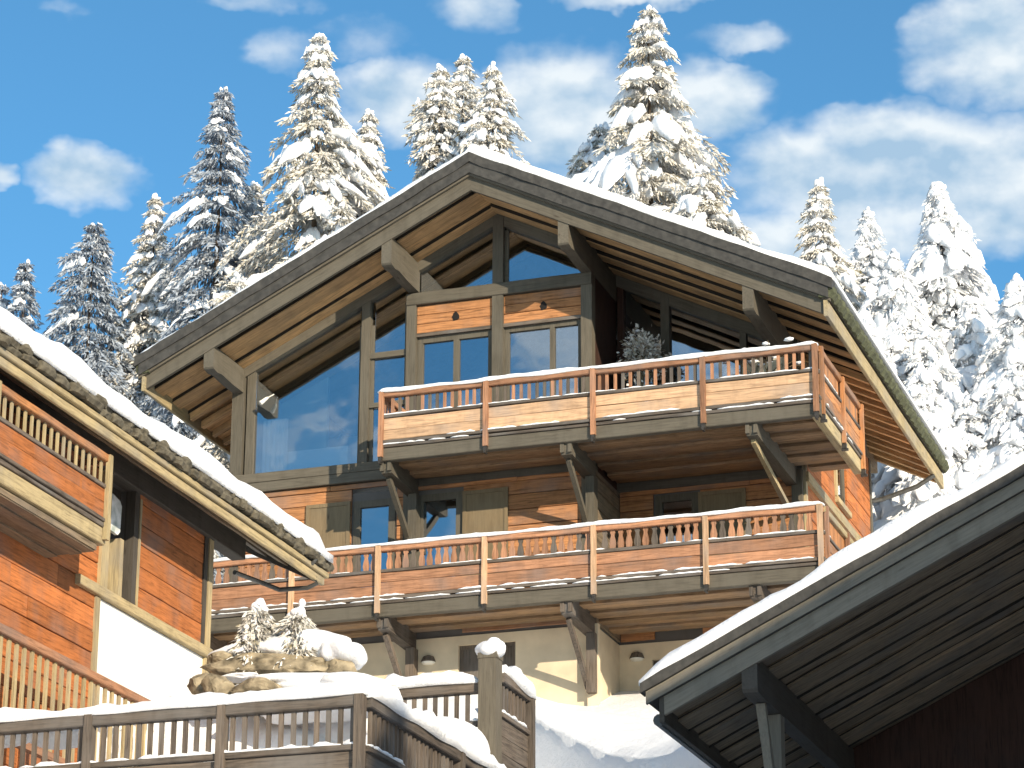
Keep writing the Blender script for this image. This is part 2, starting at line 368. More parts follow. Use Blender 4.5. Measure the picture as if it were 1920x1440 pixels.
def window(mp, s0, s1, z0, z1, parent, muls=(), mat='timber', fw=.08, t=-.02, bars=(), inner='glass', depth=.09):
    mb = MB(); d = t - depth
    mb.rbox(mp, s0, s1, d, t, z1 - fw, z1); mb.rbox(mp, s0, s1, d, t, z0, z0 + fw)
    ed = [s0] + [m for m in muls] + [s1]
    mb.rbox(mp, s0, s0 + fw, d, t - .002, z0 + fw, z1 - fw); mb.rbox(mp, s1 - fw, s1, d, t - .002, z0 + fw, z1 - fw)
    for m in muls: mb.rbox(mp, m - fw * .5, m + fw * .5, d, t + .004, z0 + fw, z1 - fw)
    w = obj('window', mb, mat + '_z', parent)
    xs = [s0 + fw] + sum([[m - fw * .5, m + fw * .5] for m in muls], []) + [s1 - fw]
    for i in range(0, len(xs), 2):
        p = MB(); p.rbox(mp, xs[i], xs[i + 1], t - depth * .6, t - depth * .6 + .012, z0 + fw, z1 - fw)
        obj('pane', p, inner, w)
    return w
def shutter(mp, s0, s1, z0, z1, parent, mat='shutter_z', t0=.05):
    mb = MB(); mb.rbox(mp, s0 + .07, s1 - .07, t0, t0 + .03, z0 + .07, z1 - .07)
    sh = obj('shutter', mb, mat, parent)
    fr = MB()
    fr.rbox(mp, s0, s1, t0, t0 + .045, z1 - .07, z1, 3, .003); fr.rbox(mp, s0, s1, t0, t0 + .045, z0, z0 + .07, 3, .003)
    fr.rbox(mp, s0, s0 + .07, t0, t0 + .043, z0 + .07, z1 - .07); fr.rbox(mp, s1 - .07, s1, t0, t0 + .043, z0 + .07, z1 - .07)
    obj('shutter_frame', fr, mat, sh); return sh
# ---- snow
def snow_strip(name, pts, w, h, label=None, cat='snow', parent=None, seed=0, up=(0, 0, 1), droop=.0, group=None, step=.09, round_ends=True):
    """snow lying along a rail: half-round loft with an uneven crest"""
    pts = [Vector(p) for p in pts]; seg = []
    for a, b in zip(pts[:-1], pts[1:]):
        n = max(2, int((b - a).length / step)); seg += [a.lerp(b, i / n) for i in range(n)]
    seg.append(pts[-1]); n = len(seg); r = np.random.default_rng(seed)
    ph = r.uniform(0, 6.28, 8); L = 0; rings = []
    for i, p in enumerate(seg):
        if i: L += (p - seg[i - 1]).length
        d = (seg[min(i + 1, n - 1)] - seg[max(i - 1, 0)]).normalized(); sv = d.cross(Vector((0, 0, 1))).normalized()
        k = 1 + .22 * math.sin(L * 2.1 + ph[0]) + .14 * math.sin(L * 5.3 + ph[1]) + .08 * math.sin(L * 13 + ph[2])
        kw = 1 + .10 * math.sin(L * 3.1 + ph[3]) + .07 * math.sin(L * 8.3 + ph[4])
        e = min(i, n - 1 - i) * step / max(h, .05)
        te = math.sqrt(max(.03, 1 - (1 - min(1, e)) ** 2)) if round_ends else 1
        hh = h * k * te; ww = w * .5 * kw * (.6 + .4 * te)
        rg = []
        for a in np.linspace(0, math.pi, 8):
            hh = h * k * te * r.uniform(.88, 1.12); ww = w * .5 * kw * (.6 + .4 * te) * r.uniform(.92, 1.08)
            c = math.cos(a); s2 = math.sin(a); q = (abs(c) ** .7) * (1 if c > 0 else -1)
            dz = -droop * (1 + .8 * math.sin(L * 4.7 + ph[5] + c)) if s2 < .1 else 0
            rg.append(p + sv * q * ww + Vector((0, 0, hh * s2 ** .6 + dz)))
        rings.append(rg)
    mb = MB(); mb.loft(rings)
    o = obj(name, mb, 'snow', parent, origin=pts[0], smooth=True)
    if parent is None: tag(o, label, cat, group)
    return o
def crust(mp, s0, s1, t, z, parent, cover=.7, w=.09, h=.035, seed=0):
    """broken crumbs of snow left on a ledge, one joined part"""
    r = np.random.default_rng(seed); mb = MB(); s = s0
    while s < s1:
        l = r.uniform(.15, 1.5); 
        if r.random() < cover:
            e = min(s + l, s1); n = max(2, int((e - s) / .08)); rings = []
            for i in range(n + 1):
                q = s + (e - s) * i / n; te = .3 if i in (0, n) else r.uniform(.35, 1.25)
                hw = w / 2 * (.45 if i in (0, n) else r.uniform(.55, 1.15))
                rings.append([mp(q, t + hw * math.cos(a), z + h * te * max(0, math.sin(a)) ** .7) for a in np.linspace(0, math.pi, 6)])
            mb.loft(rings)
        s += l + r.uniform(0, .12)
    if mb.v:
        o = obj('snow_crust', mb, 'snow', parent, smooth=True); o['kind'] = 'stuff'; return o
def snow_sheet(name, us, vs, base, thick, label, cat='snow', seed=0, edge=.35, kind=None):
    """snow blanket on a roof plane: base(u,v)->(x,y,z); thick(u,v)->depth; rounded at its rims"""
    nu, nv = len(us), len(vs); r = np.random.default_rng(seed)
    P = np.array([[base(u, v) for v in vs] for u in us]); T = np.zeros((nu, nv))
    nz = lump(np.stack([P[..., 0].ravel() * .9, P[..., 1].ravel() * .9, P[..., 2].ravel() * .3], 1), seed).reshape(nu, nv)
    nz2 = lump(P.reshape(-1, 3) * 3.1, seed + 1).reshape(nu, nv)
    for i, u in enumerate(us):
        for k, v in enumerate(vs):
            e = min(abs(u - us[0]), abs(us[-1] - u), abs(v - vs[0]), abs(vs[-1] - v))
            f = math.sqrt(max(0, 1 - (1 - min(1, e / edge)) ** 2)); T[i, k] = thick(u, v) * (.35 + .65 * f) * (1 + .17 * nz[i, k] + .12 * nz2[i, k] + r.normal() * .035)
    top = P.copy(); top[..., 2] += T
    mb = MB(); V = top.reshape(-1, 3).tolist() + P.reshape(-1, 3).tolist(); F = []
    o = nu * nv
    for i in range(nu - 1):
        for k in range(nv - 1):
            a = i * nv + k; F += [(a, a + nv, a + nv + 1, a + 1), (o + a, o + a + 1, o + a + nv + 1, o + a + nv)]
    for i in range(nu - 1):
        a = i * nv; F.append((a, o + a, o + a + nv, a + nv)); a += nv - 1; F.append((a, a + nv, o + a + nv, o + a))
    for k in range(nv - 1):
        a = k; F.append((a, a + 1, o + a + 1, o + a)); a = (nu - 1) * nv + k; F.append((a, o + a, o + a + 1, a + 1))
    mb.add(V, F); ob = obj(name, mb, 'snow', None, origin=V[0], smooth=True, fix=True)
    tag(ob, label, cat, None, kind); return ob

# ------------------------------------------------------------------ ground
GY = [(-4000, -75), (-200, -52), (-46, -19.9), (-16, -12.0), (-9, -9.55), (-6, -9.2), (1.5, -5.72), (10, -2.6), (20, 1.2), (30, 4.4), (60, 13.5), (200, 19), (4000, 25)]
def smooth(a, b, x):
    t = np.clip((x - a) / (b - a), 0, 1); return t * t * (3 - 2 * t)
def gz(x, y):
    x = np.asarray(x, float); y = np.asarray(y, float)
    z = np.interp(y, [a for a, _ in GY], [b for _, b in GY])
    P = np.stack([x.ravel() * .22, y.ravel() * .22, 0 * x.ravel()], 1)
    nz = lump(P, 3).reshape(x.shape); nz2 = lump(P * 5, 5).reshape(x.shape)
    z = z + .16 * nz * smooth(2, 12, np.abs(y + 2)) + .035 * nz2
    z = z + .5 * smooth(3.4, 1.5, x) * smooth(-7, 0, y) * smooth(8, 2, y)
    z = z - 1.6 * smooth(3.0, 3.9, x) * smooth(-16, -10, y) * smooth(0, -3, y) - 2.6 * smooth(6.5, 9, x) * smooth(-34, -20, y) * smooth(8, 0, y)
    z = z + 3.6 * smooth(0, 5, x) * smooth(13, 19, y) * smooth(60, 30, y)
    z = z + .12 * np.abs(x) ** .5 * smooth(30, 200, np.abs(x)) * 3
    return z
def build_ground():
    xs = np.concatenate([-np.geomspace(4000, 32, 18), np.arange(-30, 30.1, .45), np.geomspace(32, 4000, 18)])
    ys = np.concatenate([-np.geomspace(4000, 62, 16), np.arange(-60, 45, .45), np.geomspace(46, 4000, 18)])
    X, Y = np.meshgrid(xs, ys, indexing='ij'); Z = gz(X, Y)
    V = np.stack([X, Y, Z], -1).reshape(-1, 3); ny = len(ys)
    I = np.arange(len(xs) * ny).reshape(len(xs), ny)
    F = np.stack([I[:-1, :-1], I[1:, :-1], I[1:, 1:], I[:-1, 1:]], -1).reshape(-1, 4)
    mb = MB(); mb.v = V.tolist(); mb.f = [tuple(q) for q in F.tolist()]
    o = obj('snow_ground', mb, 'snow', None, origin=(0, 0, 0), smooth=True, fix=False); o['kind'] = 'structure'; o['label'] = 'snow covered mountainside under and behind the chalets'
build_ground()

# ------------------------------------------------------------------ generic chalet railing
def railing(parent, mp, s0, s1, posts, dz=0.0, bal='flat', spacing=.145, ax='x', front='pale', ledges=True, fascia=True, seed=0, hook=True, skip=(), height=0.0, snowy=.75, railm='rail', postm='rail', balm='rail', hw=.045, fasc='timber', bw=.028):
    mb = MB(); mb.rbox(mp, s0, s1, -.06, .075, -.165 + dz, -.055 + dz, max(2, int((s1 - s0) / .5)), .006, .012)
    R = obj('balcony_railing', mb, railm + '_' + ax, parent)
    piece('mid_rail', mp, s0, s1, -.03, .06, -.555 + dz, -.500 + dz, 'weather_' + ax, R, .005, .008)
    e = [s0] + [p for p in posts if s0 < p < s1] + [s1]
    for a, b in zip(e[:-1], e[1:]):
        zs = [-.985, -.76 + random.uniform(-.03, .03), -.56]
        for q in range(2): piece('plank', mp, a + .02, b - .02, 0, .035 + random.uniform(-.004, .008), zs[q] + dz + .004, zs[q + 1] + dz - .004, front + '_' + ax, R, .006, .008)
    if ledges:
        piece('ledge', mp, s0 - .02, s1 + .02, -.02, .075, -1.045 + dz, -.992 + dz, 'weather_' + ax, R, .007, .006)
        piece('ledge', mp, s0 - .02, s1 + .02, -.02, .055, -1.118 + dz, -1.062 + dz, 'weather_' + ax, R, .009, .006)
    for p in posts:
        post('post', mp, p - hw, p + hw, .038, .105, -1.30 + dz, -.06 + dz, postm + '_z', R)
        if hook:
            hk = MB(); hk.rbox(mp, p - .03, p + .03, .03, .11, -1.40 + dz, -1.31 + dz); hk.rbox(mp, p - .018, p + .018, .02, .14, -1.44 + dz, -1.395 + dz)
            obj('post_bracket', hk, 'iron', R)
    # balusters share one mesh
    bm_ = MB(); w = bw
    if bal == 'flat': bm_.rbox(mp, s0 - w, s0 + w, -.013, .013, -.502 + dz, -.162 + dz)
    else:
        pr = [(-.502, .034), (-.47, .050), (-.40, .058), (-.33, .046), (-.27, .030), (-.235, .030), (-.215, .044), (-.162, .044)]
        poly = [(s0 - q, z + dz) for z, q in pr] + [(s0 + q, z + dz) for z, q in reversed(pr)]
        bm_.prism(poly, -.014, .014, mp)
    me = mesh_of('baluster', bm_, balm + '_z', ORG[parent]); me2 = mesh_of('baluster', bm_, ('weather' if ax == 'x' else balm) + '_z', ORG[parent])
    a0 = Vector(mp(0, 0, 0)); k = 0
    s = s0 + spacing * .6
    while s < s1 - .05:
        if not any(abs(s - p) < .05 for p in posts) and not any(a < s < b for a, b in skip):
            dlt = Vector(mp(s - s0, 0, 0)) - a0
            link('baluster', me2 if random.random() < .3 else me, R, dlt + Vector((0, 0, random.uniform(-.004, .004))))
        s += spacing * random.uniform(.93, 1.07); k += 1
    crust(mp, s0, s1, .025, -.502 + dz, R, snowy, .10, .03, seed + 1)
    if ledges:
        crust(mp, s0, s1, .055, -.996 + dz, R, snowy, .09, .036, seed + 2); crust(mp, s0, s1, .045, -1.066 + dz, R, snowy * .9, .07, .034, seed + 3)
    if fascia: piece('fascia_beam', mp, s0 - .02, s1 + .02, -.12, .03, -1.357 + dz, -1.122 + dz, fasc + '_' + ax, R, .004, .012)
    return R

# ================================================================== MAIN CHALET
A, AX, K = 3.72, 1.65, .494
def Lz(x): return A - K * abs(x - AX)
MC = empty('chalet', (1.7, 1.5, -6), 'large wooden chalet with two balconies under a broad snowy gable roof', 'chalet')
WY, RY, SX = 1.5, 3.0, 7.0
F0 = mapF(WY); FR = mapF(RY); SR = mapR(SX); SL = lambda s, t, z: (-3.62 - t, s, z)
def rake_poly(x0, x1, o0, o1):
    pts = sorted({x0, x1, AX} if x0 < AX < x1 else {x0, x1})
    return [(x, Lz(x) + o0) for x in pts] + [(x, Lz(x) + o1) for x in reversed(pts)]
def rake_board(name, x0, x1, y0, y1, o0, o1, mat, parent, n=10, j=.004):
    """board lying along the roof slope from x0 to x1 (one side of the ridge)"""
    mb = MB(); rings = []
    for i in range(n + 1):
        x = x0 + (x1 - x0) * i / n; e = [random.uniform(-j, j) for _ in range(3)]
        rings.append([(x, y0 + e[2], Lz(x) + o0 + e[0]), (x, y1, Lz(x) + o0 + e[0]), (x, y1, Lz(x) + o1 + e[1]), (x, y0 + e[2], Lz(x) + o1 + e[1])])
    mb.loft(rings); return obj(name, mb, mat, parent)
XL, XR, YB = -4.78, 8.2, 10.3
mb = MB(); mb.prism(rake_poly(XL - .10, XR + .08, .30, .66), .12, -YB, mapF(0)); ROOF = obj('roof', mb, 'slate', MC)
for x0, x1, mm in ((XL, AX, 'rl'), (AX, XR, 'rr')):
    rake_board('barge_board', x0, x1, 0, .07, 0, .27, 'timber_' + mm, ROOF)
    rake_board('barge_board', x0 - (.12 if mm == 'rl' else 0), x1 + (.10 if mm == 'rr' else 0), -.07, .0, .262, .50, 'timber_' + mm, ROOF)
    rake_board('drip_edge', x0 - (.18 if mm == 'rl' else 0), x1 + (.16 if mm == 'rr' else 0), -.15, .12, .505, .70, 'slate', ROOF, 26, .014)
# soffit boards
def soffit_run(x0, x1, mm):
    y = .07; i = 0
    while y < 10.2:
        w = random.uniform(.29, .40); xa, xb = x0, x1
        if y > 3.3:
            if mm == 'rl': xb = -3.3
            else: xa = 6.6
        o = .10 if i % 2 else .185
        rake_board('soffit_board', xa, xb, y + .004, min(y + w, 10.28) - .004, o, .30, 'soffit_' + mm, ROOF, 9, .007); rake_board('joint_shade', xa, xb, y + w - .016, y + w + .012, (.12 if y < 3 else .14), .2, 'pitch_' + mm, ROOF, 9, .006); y += w; i += 1  # dark strips stand in for the shadow gaps between boards
soffit_run(XL, AX, 'rl'); soffit_run(AX, XR, 'rr')
# rafters under the side eaves
for i in range(13):
    y = 3.7 + i * .52
    rake_board('rafter', 6.9, XR - .06, y, y + .13, -.02, .115, 'soffit_rr', ROOF, 3, .004)
for i in range(16):
    y = 1.85 + i * .52
    rake_board('rafter', XL + .06, -3.55, y, y + .13, -.02, .115, 'soffit_rl', ROOF, 3, .004)
# eaves boards and tile edge along both side eaves
for X, sg in ((XR, 1), (XL, -1)):
    mp = mapR(X) if sg > 0 else mapL(X)
    piece('eaves_board', mp, -.06, YB, -.02, .05, Lz(X) - .05, Lz(X) + .24, 'straw_y', ROOF, .005, .01)
    y = -.1; k = 0
    while y < YB - .1:
        l = random.uniform(.26, .42); mbt = MB(); rings = []
        for q in range(4):
            yy = y + l * q / 3; bul = (0, .03, .035, .005)[q] + random.uniform(-.008, .008)
            rings.append([mp(yy, t * (1) + (bul if t > 0 else 0), Lz(X) + zz + random.uniform(-.008, .008)) for t, zz in ((-.1, .30), (.10, .27), (.17 , .36), (.15, .48), (.02, .56), (-.1, .56))])
        mbt.loft(rings); obj('roof_tile', mbt, 'moss_tile', ROOF); y += l + .006
# purlins with shaped ends
def purlin(x, zb, depth, y1, w=.20, mat='timber_y'):
    top = Lz(x) + .10
    prof = [(.02, top), (.02, zb + .05), (.05, zb + .02), (.22, zb + .0), (.42, zb + .03), (.9, zb + .0), (y1, zb), (y1, top)]
    mbp = MB(); mbp.loft([[(x - w / 2, y, z) for y, z in prof], [(x + w / 2, y, z) for y, z in prof]]); return obj('purlin', mbp, mat, ROOF)
purlin(-3.51, .80, .4, 1.5); purlin(0.0, 2.44, .4, 1.5); purlin(3.42, 2.40, .4, 3.0); purlin(6.82, .72, .4, 3.0)
for x in (6.82, -3.51):
    one('eaves_purlin', lambda m: m.beam((x, 3.0, Lz(x) - .1), (x, YB - .05, Lz(x) - .1), .18, .34, n=5, j=.004), 'umber_y', ROOF)

# ---- walls behind the timber frame
up_holes = [(-3.2, -1.04, -.86, 2.3), (-.87, -.12, -.86, 2.3), (.07, 1.58, -1.12, 1.59), (1.79, 3.31, -1.12, 1.59)]
WALL = wall('wall', F0, -3.62, 3.5, -4.3, -1.4, [(-1.12, -.3, -3.9, -1.57), (.12, 1.02, -3.9, -1.57)], 'room', MC)
wall('wall', F0, -.12, 3.5, 1.59, 2.40, [], 'room', MC)
wall('wall', F0, -3.62, 3.5, -6.9, -4.3, [(-2.1, -1.31, -6.9, -4.45), (.97, 2.05, -6.9, -4.47)], 'stucco', MC, -.2, .03)
wall('wall', FR, 3.5, 7.0, -6.9, -4.3, [(4.15, 5.3, -6.9, -4.62)], 'stucco', MC, -.2, .03)
wall('wall', FR, 3.5, 7.0, -4.3, -1.35, [(4.24, 5.06, -3.9, -1.53)], 'room', MC)
RET = mapR(3.5)
w_ = wall('wall', RET, 1.53, 3.0, -6.9, -4.3, [], 'stucco', MC, -.25, .03)
planks(RET, 1.52, 3.0, -4.25, -1.4, .30, 'umber_y', wall('wall', RET, 1.53, 3.0, -4.3, -1.35, [], 'room', MC, -.2, 0))
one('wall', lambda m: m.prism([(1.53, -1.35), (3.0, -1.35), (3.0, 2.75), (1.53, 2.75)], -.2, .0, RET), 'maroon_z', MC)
# side wall (sunlit) with planks, trim and window
SW = wall('wall', SR, 3.0, 8.8, -4.3, .75, [(5.62, 6.5, -1.0, .3)], 'room', MC)
wall('wall', SR, 3.0, 8.8, -6.9, -4.3, [], 'stucco', MC)
planks(SR, 3.14, 8.66, -4.25, .7, .31, 'red_y', SW, [(5.56, 6.56, -1.06, .36)])
window(SR, 5.62, 6.5, -1.0, .3, MC, (), 'timber', .07, .02)
post('window_trim', SR, 5.46, 5.60, .04, .09, -1.05, .7, 'straw_z', SW); piece('window_trim', SR, 5.46, 6.62, .045, .12, -1.17, -1.06, 'straw_y', SW)
piece('trim_board', SR, 3.0, 8.7, .05, .12, -1.52, -1.33, 'straw_y', SW)
post('corner_post', SR, 3.0, 3.14, .0, .07, -4.3, .7, 'straw_z', SW); post('corner_post', SR, 8.66, 8.8, 0, .07, -6.9, .7, 'timber_z', SW)
mbk = MB(); mbk.box(-3.62, 7.0, 8.6, 8.8, -6.9, .7); mbk.prism([(-3.62, .7), (7.0, .7), (7.0, Lz(7) + .2), (AX, Lz(AX) + .2), (-3.62, Lz(-3.62) + .2)], -8.6, -8.8, mapF(0)); obj('wall', mbk, 'room', MC)
wall('wall', lambda s, t, z: (-3.62 + .2 + t, s, z), 1.7, 8.6, -6.9, Lz(-3.62), [], 'orange_y', MC)
one('interior_floor', lambda m: (m.box(-3.4, 3.3, 1.72, 8.6, -1.36, -1.15), m.box(3.3, 6.8, 3.22, 8.6, -1.36, -1.15), m.box(-3.4, 3.3, 1.72, 8.6, -4.4, -4.15), m.box(3.3, 6.8, 3.22, 8.6, -4.4, -4.15), m.box(-3.4, 3.4, 5.0, 5.1, -4.1, 1.0)), 'plaster', MC)
# partition and pale things seen through the big left pane
one('interior_wall', lambda m: (m.box(-3.41, -3.32, 1.75, 4.2, -1.15, 1.1), m.prism([(-3.32, -1.15), (-2.35, -1.15), (-2.35, 1.55), (-3.32, 1.1)], -3.0, -3.1, mapF(0))), 'inner_wall', MC)
one('parapet', lambda m: (m.box(-3.15, -1.45, 1.9, 2.05, -1.1, -.30),), 'curtain', MC)
one('curtain', lambda m: m.loft([[(-3.16 + .045 * i, 1.82 + .035 * (i % 2), z) for i in range(12)] + [(-3.16 + .045 * i, 1.84 + .035 * (i % 2), z) for i in reversed(range(12))] for z in (-1.1, .35)]), 'curtain', MC)

# ---- timber frame, upper storey
FRAME = MC
def vpost(a, b, z0, z1, mp=F0, t1=.09, mat='timber_z', par=None): return post('frame_post', mp, a, b, -.12, t1, z0, z1, mat, par or MC)
vpost(-3.64, -3.40, -1.2, Lz(-3.5) + .1); vpost(-3.36, -3.20, -1.0, Lz(-3.25) + .05, t1=.03)
vpost(-1.04, -.87, -.84, Lz(-.95) + .1, t1=.06); vpost(-.12, .07, -4.3, 2.40); vpost(1.58, 1.79, -1.2, Lz(1.68) + .05); vpost(3.31, 3.52, -4.3, 2.40)
for zz in ((-1.02, -.845), (-1.215, -1.03)): piece('sill_beam', F0, -3.62, -.12, -.12, .12 if zz[0] < -1.1 else .105, zz[0], zz[1], 'timber_x', MC, .004, .01)
piece('header_beam', F0, -.12, 3.52, -.1, .115, 2.165, 2.405, 'timber_x', MC, .004, .012)
for a, b in ((.07, 1.58), (1.79, 3.31)):
    pw = one('wall_panel', lambda m: m.rbox(F0, a, b, -.08, -.01, 1.60, 2.165), 'room', MC)
    zz = 1.605
    for h in (.19, .18, .19):
        piece('plank', F0, a + .004, b - .004, 0, .035 + random.uniform(-.006, .008), zz, zz + h - .008, 'orange_x', pw, .005, .01); zz += h
    cx, cz = (a + b) / 2 + .02, 1.86
    def hole(m):
        n = 14; ring = lambda rr, t: [F0(cx + rr * math.cos(q * 6.283 / n) * (1 + .15 * math.sin(q * 3)) * .8, t, cz + rr * math.sin(q * 6.283 / n) * (1 + .2 * math.sin(q * 5))) for q in range(n)]
        m.loft([ring(.085, -.01), ring(.085, .047), ring(.06, .049)])
    one('knot_hole', hole, 'void', pw)
    piece('window_head', F0, a, b, -.05, .05, 1.535, 1.60, 'weather_x', MC, .004)
piece('sill_beam', F0, -.12, 3.52, -.24, .03, -1.43, -1.125, 'timber_x', MC); piece('sill_beam', FR, 3.5, 7.0, -.24, .02, -1.40, -1.205, 'timber_x', MC)
window(F0, .07, 1.58, -1.12, 1.535, MC, (.84,), 'timber', .11, -.02); window(F0, 1.79, 3.31, -1.12, 1.535, MC, (2.72,), 'timber', .09, -.02)
# big left glazing: a trapezoid under the rafter
def sloped_pane(a, b, z0, off, mp=F0, t=-.05):
    p = MB(); xs = [a, b] if not (a < AX < b) else [a, AX, b]
    p.prism([(a, z0), (b, z0)] + [(x, Lz(x) + off) for x in reversed(xs)], t, t + .012, mp); return p
lw = MB(); lw.prism([(-3.64, Lz(-3.64) - .10), (AX, Lz(AX) - .10), (AX, Lz(AX) + .14), (-3.64, Lz(-3.64) + .14)], -.1, .07, F0); LW = obj('wall_rafter', lw, 'timber_rl', MC)
lw = MB(); lw.prism([(AX, Lz(AX) - .10), (3.5, Lz(3.5) - .10), (3.5, Lz(3.5) + .14), (AX, Lz(AX) + .14)], -.1, .07, F0); obj('wall_rafter', lw, 'timber_rr', MC)
GF = one('window_frame', lambda m: (m.rbox(F0, -3.2, -1.04, -.08, -.02, -.86, -.80), m.rbox(F0, -1.10, -1.04, -.08, -.022, -.80, 1.9)), 'timber_z', MC)
obj('pane', sloped_pane(-3.2, -1.10, -.80, -.08), 'glass', GF)
piece('transom', F0, -.87, -.12, -.09, .03, 1.22, 1.33, 'timber_x', MC); piece('transom', F0, -.87, -.12, -.09, .03, .24, .33, 'timber_x', MC)
G2 = one('window_frame', lambda m: (m.rbox(F0, -.87, -.80, -.08, -.02, -.86, 1.9), m.rbox(F0, -.19, -.12, -.08, -.022, -.86, 2.3)), 'timber_z', MC)
for z0, z1 in ((-.86, .24), (.33, 1.22)): one('pane', lambda m: m.rbox(F0, -.80, -.19, -.05, -.038, z0, z1), 'glass', G2)
obj('pane', sloped_pane(-.80, -.19, 1.33, -.08), 'glass', G2)
G3 = one('window_frame', lambda m: (m.rbox(F0, .07, 1.58, -.08, -.02, 2.405, 2.45), m.rbox(F0, 1.79, 3.31, -.08, -.02, 2.405, 2.45), m.rbox(F0, 1.79, 1.86, -.08, -.018, 2.45, 3.5)), 'timber_x', MC)
obj('pane', sloped_pane(-.10, 1.58, 2.45, -.08), 'glass', G3); obj('pane', sloped_pane(1.86, 3.30, 2.45, -.08), 'glass', G3)
# recess glazing
piece('sill_beam', FR, 3.5, 7.0, -.1, .06, -1.2, -.9, 'timber_x', MC)
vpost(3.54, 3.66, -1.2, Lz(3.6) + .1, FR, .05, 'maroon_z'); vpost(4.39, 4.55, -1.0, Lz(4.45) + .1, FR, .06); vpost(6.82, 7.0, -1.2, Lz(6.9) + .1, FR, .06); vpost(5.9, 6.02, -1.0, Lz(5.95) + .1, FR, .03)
lw = MB(); lw.prism([(3.5, Lz(3.5) - .10), (7.0, Lz(7.0) - .10), (7.0, Lz(7) + .14), (3.5, Lz(3.5) + .14)], -.1, .05, FR); obj('wall_rafter', lw, 'timber_rr', MC)
G4 = one('window_frame', lambda m: (m.rbox(FR, 3.66, 4.39, -.08, -.02, -.9, -.8), m.rbox(FR, 4.55, 6.82, -.08, -.02, -.9, -.8)), 'timber_x', MC)
obj('pane', sloped_pane(3.66, 4.39, -.8, -.08, FR), 'glass', G4); obj('pane', sloped_pane(4.55, 5.9, -.8, -.08, FR), 'glass', G4); obj('pane', sloped_pane(6.02, 6.82, -.8, -.08, FR), 'glass', G4)

# ---- middle storey
hol = [(-2.07, -.28, -4.3, -1.55), (-.14, 1.04, -4.3, -1.56), (1.0, 1.93, -4.3, -1.58)]
planks(F0, -3.40, -.12, -4.25, -1.22, .27, 'orange_x', WALL, [(-1.16, -.26, -4.3, -1.54)])
planks(F0, .07, 3.31, -4.25, -1.40, .28, 'orange_x', WALL, [(.08, 1.04, -4.3, -1.54)])
vpost(-3.64, -3.40, -4.3, -1.22, t1=.06)
window(F0, -1.12, -.3, -3.9, -1.57, MC, (), 'timber', .13, .03); window(F0, .12, 1.02, -3.9, -1.57, MC, (), 'timber', .13, .03)
shutter(F0, -2.05, -1.17, -3.4, -1.57, MC); shutter(F0, 1.04, 1.91, -3.4, -1.60, MC)
WR = wall('wall', FR, 3.55, 6.95, -1.42, -1.36, [], 'room', MC)
planks(FR, 3.56, 6.86, -4.25, -1.40, .30, 'orange_x', WR, [(4.2, 5.1, -4.3, -1.5)])
window(FR, 4.24, 5.06, -3.9, -1.53, MC, (), 'timber', .13, .03); shutter(FR, 5.07, 5.96, -3.4, -1.56, MC)
vpost(6.82, 7.02, -4.3, -1.3, FR, .1)
# ---- ground storey doors
shutter(F0, -2.1, -1.31, -6.6, -4.45, MC, 'weather_z', -.08); shutter(F0, .97, 2.05, -6.6, -4.47, MC, 'weather_z', -.08); shutter(FR, 4.15, 5.3, -6.6, -4.62, MC, 'weather_z', -.08)
one('pilaster', lambda m: m.box(3.42, 3.62, 1.38, 1.50, -6.9, -4.3), 'stucco', MC)

# ---- balconies
def balcony_floor(x0, dz, name):
    z = -1.357 + dz; mbf = MB(); mbf.box(x0 + .02, 7.95, .12, 1.49, z + .16, z + .22); mbf.box(3.53, 7.95, 1.49, 2.98, z + .16, z + .22); mbf.box(7.13, 7.95, 2.98, 3.33, z + .16, z + .22)
    B = obj(name, mbf, 'floor_x', MC); y = .13; i = 0
    while y < 3.3:
        h = random.uniform(.26, .36); ye = min(y + h, 3.33); a, b = x0 + .02, 7.93
        if y > 1.3: a = 3.55
        if ye > 2.95: a = 7.14
        o = .05 if i % 2 else .10
        piece('floor_board', lambda s, t, zz: (s, t, zz), a, b, y + .006, ye - .006, z + o, z + .158, 'floor_x', B, .004, .008, 8); y += h; i += 1
    return B
def brace(x, dz, yw, wood='timber', low=-1.15, foot=.55):
    """cantilever beam, diagonal strut and wall post carrying a balcony"""
    z = -1.357 + dz
    mbb = MB(); prof = [(.06, z + .0), (.06, z - .14), (.09, z - .20), (.3, z - .21), (yw - .02, z - .24), (yw - .02, z + .15), (.13, z + .15), (.13, z)]
    mbb.loft([[(x - .10, y, q) for y, q in prof], [(x + .10, y, q) for y, q in prof]]); bb = obj('balcony_beam', mbb, wood + '_y', MC)
    for s in (-1, 1): one('end_block', lambda m: m.box(x + s * .07 - .035, x + s * .07 + .035, .03, .10, z - .17, z - .004), wood + '_z', bb)
    one('brace', lambda m: m.beam((x - .03, .28, z - .23), (x - .03, yw - .10, z + low), .085, .10, n=4, j=.004), 'straw_z' if x > 6 else wood + '_z', bb)
    if x < 6.5: one('brace_post', lambda m: m.box(x - .02, x + .14, yw - .26, yw - .035, z + low - .12, z - .245), wood + '_z', bb)
FF = mapF(0)
balcony_floor(-.03, 0, 'balcony'); balcony_floor(-3.9, -2.895, 'balcony')
UP = railing(MC, FF, -.04, 8.04, [0, 2, 4, 6, 8], 0, 'flat', .145, 'x', 'pale', seed=3)
railing(MC, mapR(8.0), .06, 3.35, [.12, 1.75, 3.3], 0, 'flat', .098, 'y', 'orange', bw=.046, seed=9, fasc='straw', railm='orange', postm='orange', balm='orange', snowy=.25)
railing(MC, mapL(0.0), .06, 1.45, [1.40], 0, 'flat', .145, 'y', 'pale', seed=5, fascia=True, hook=False)
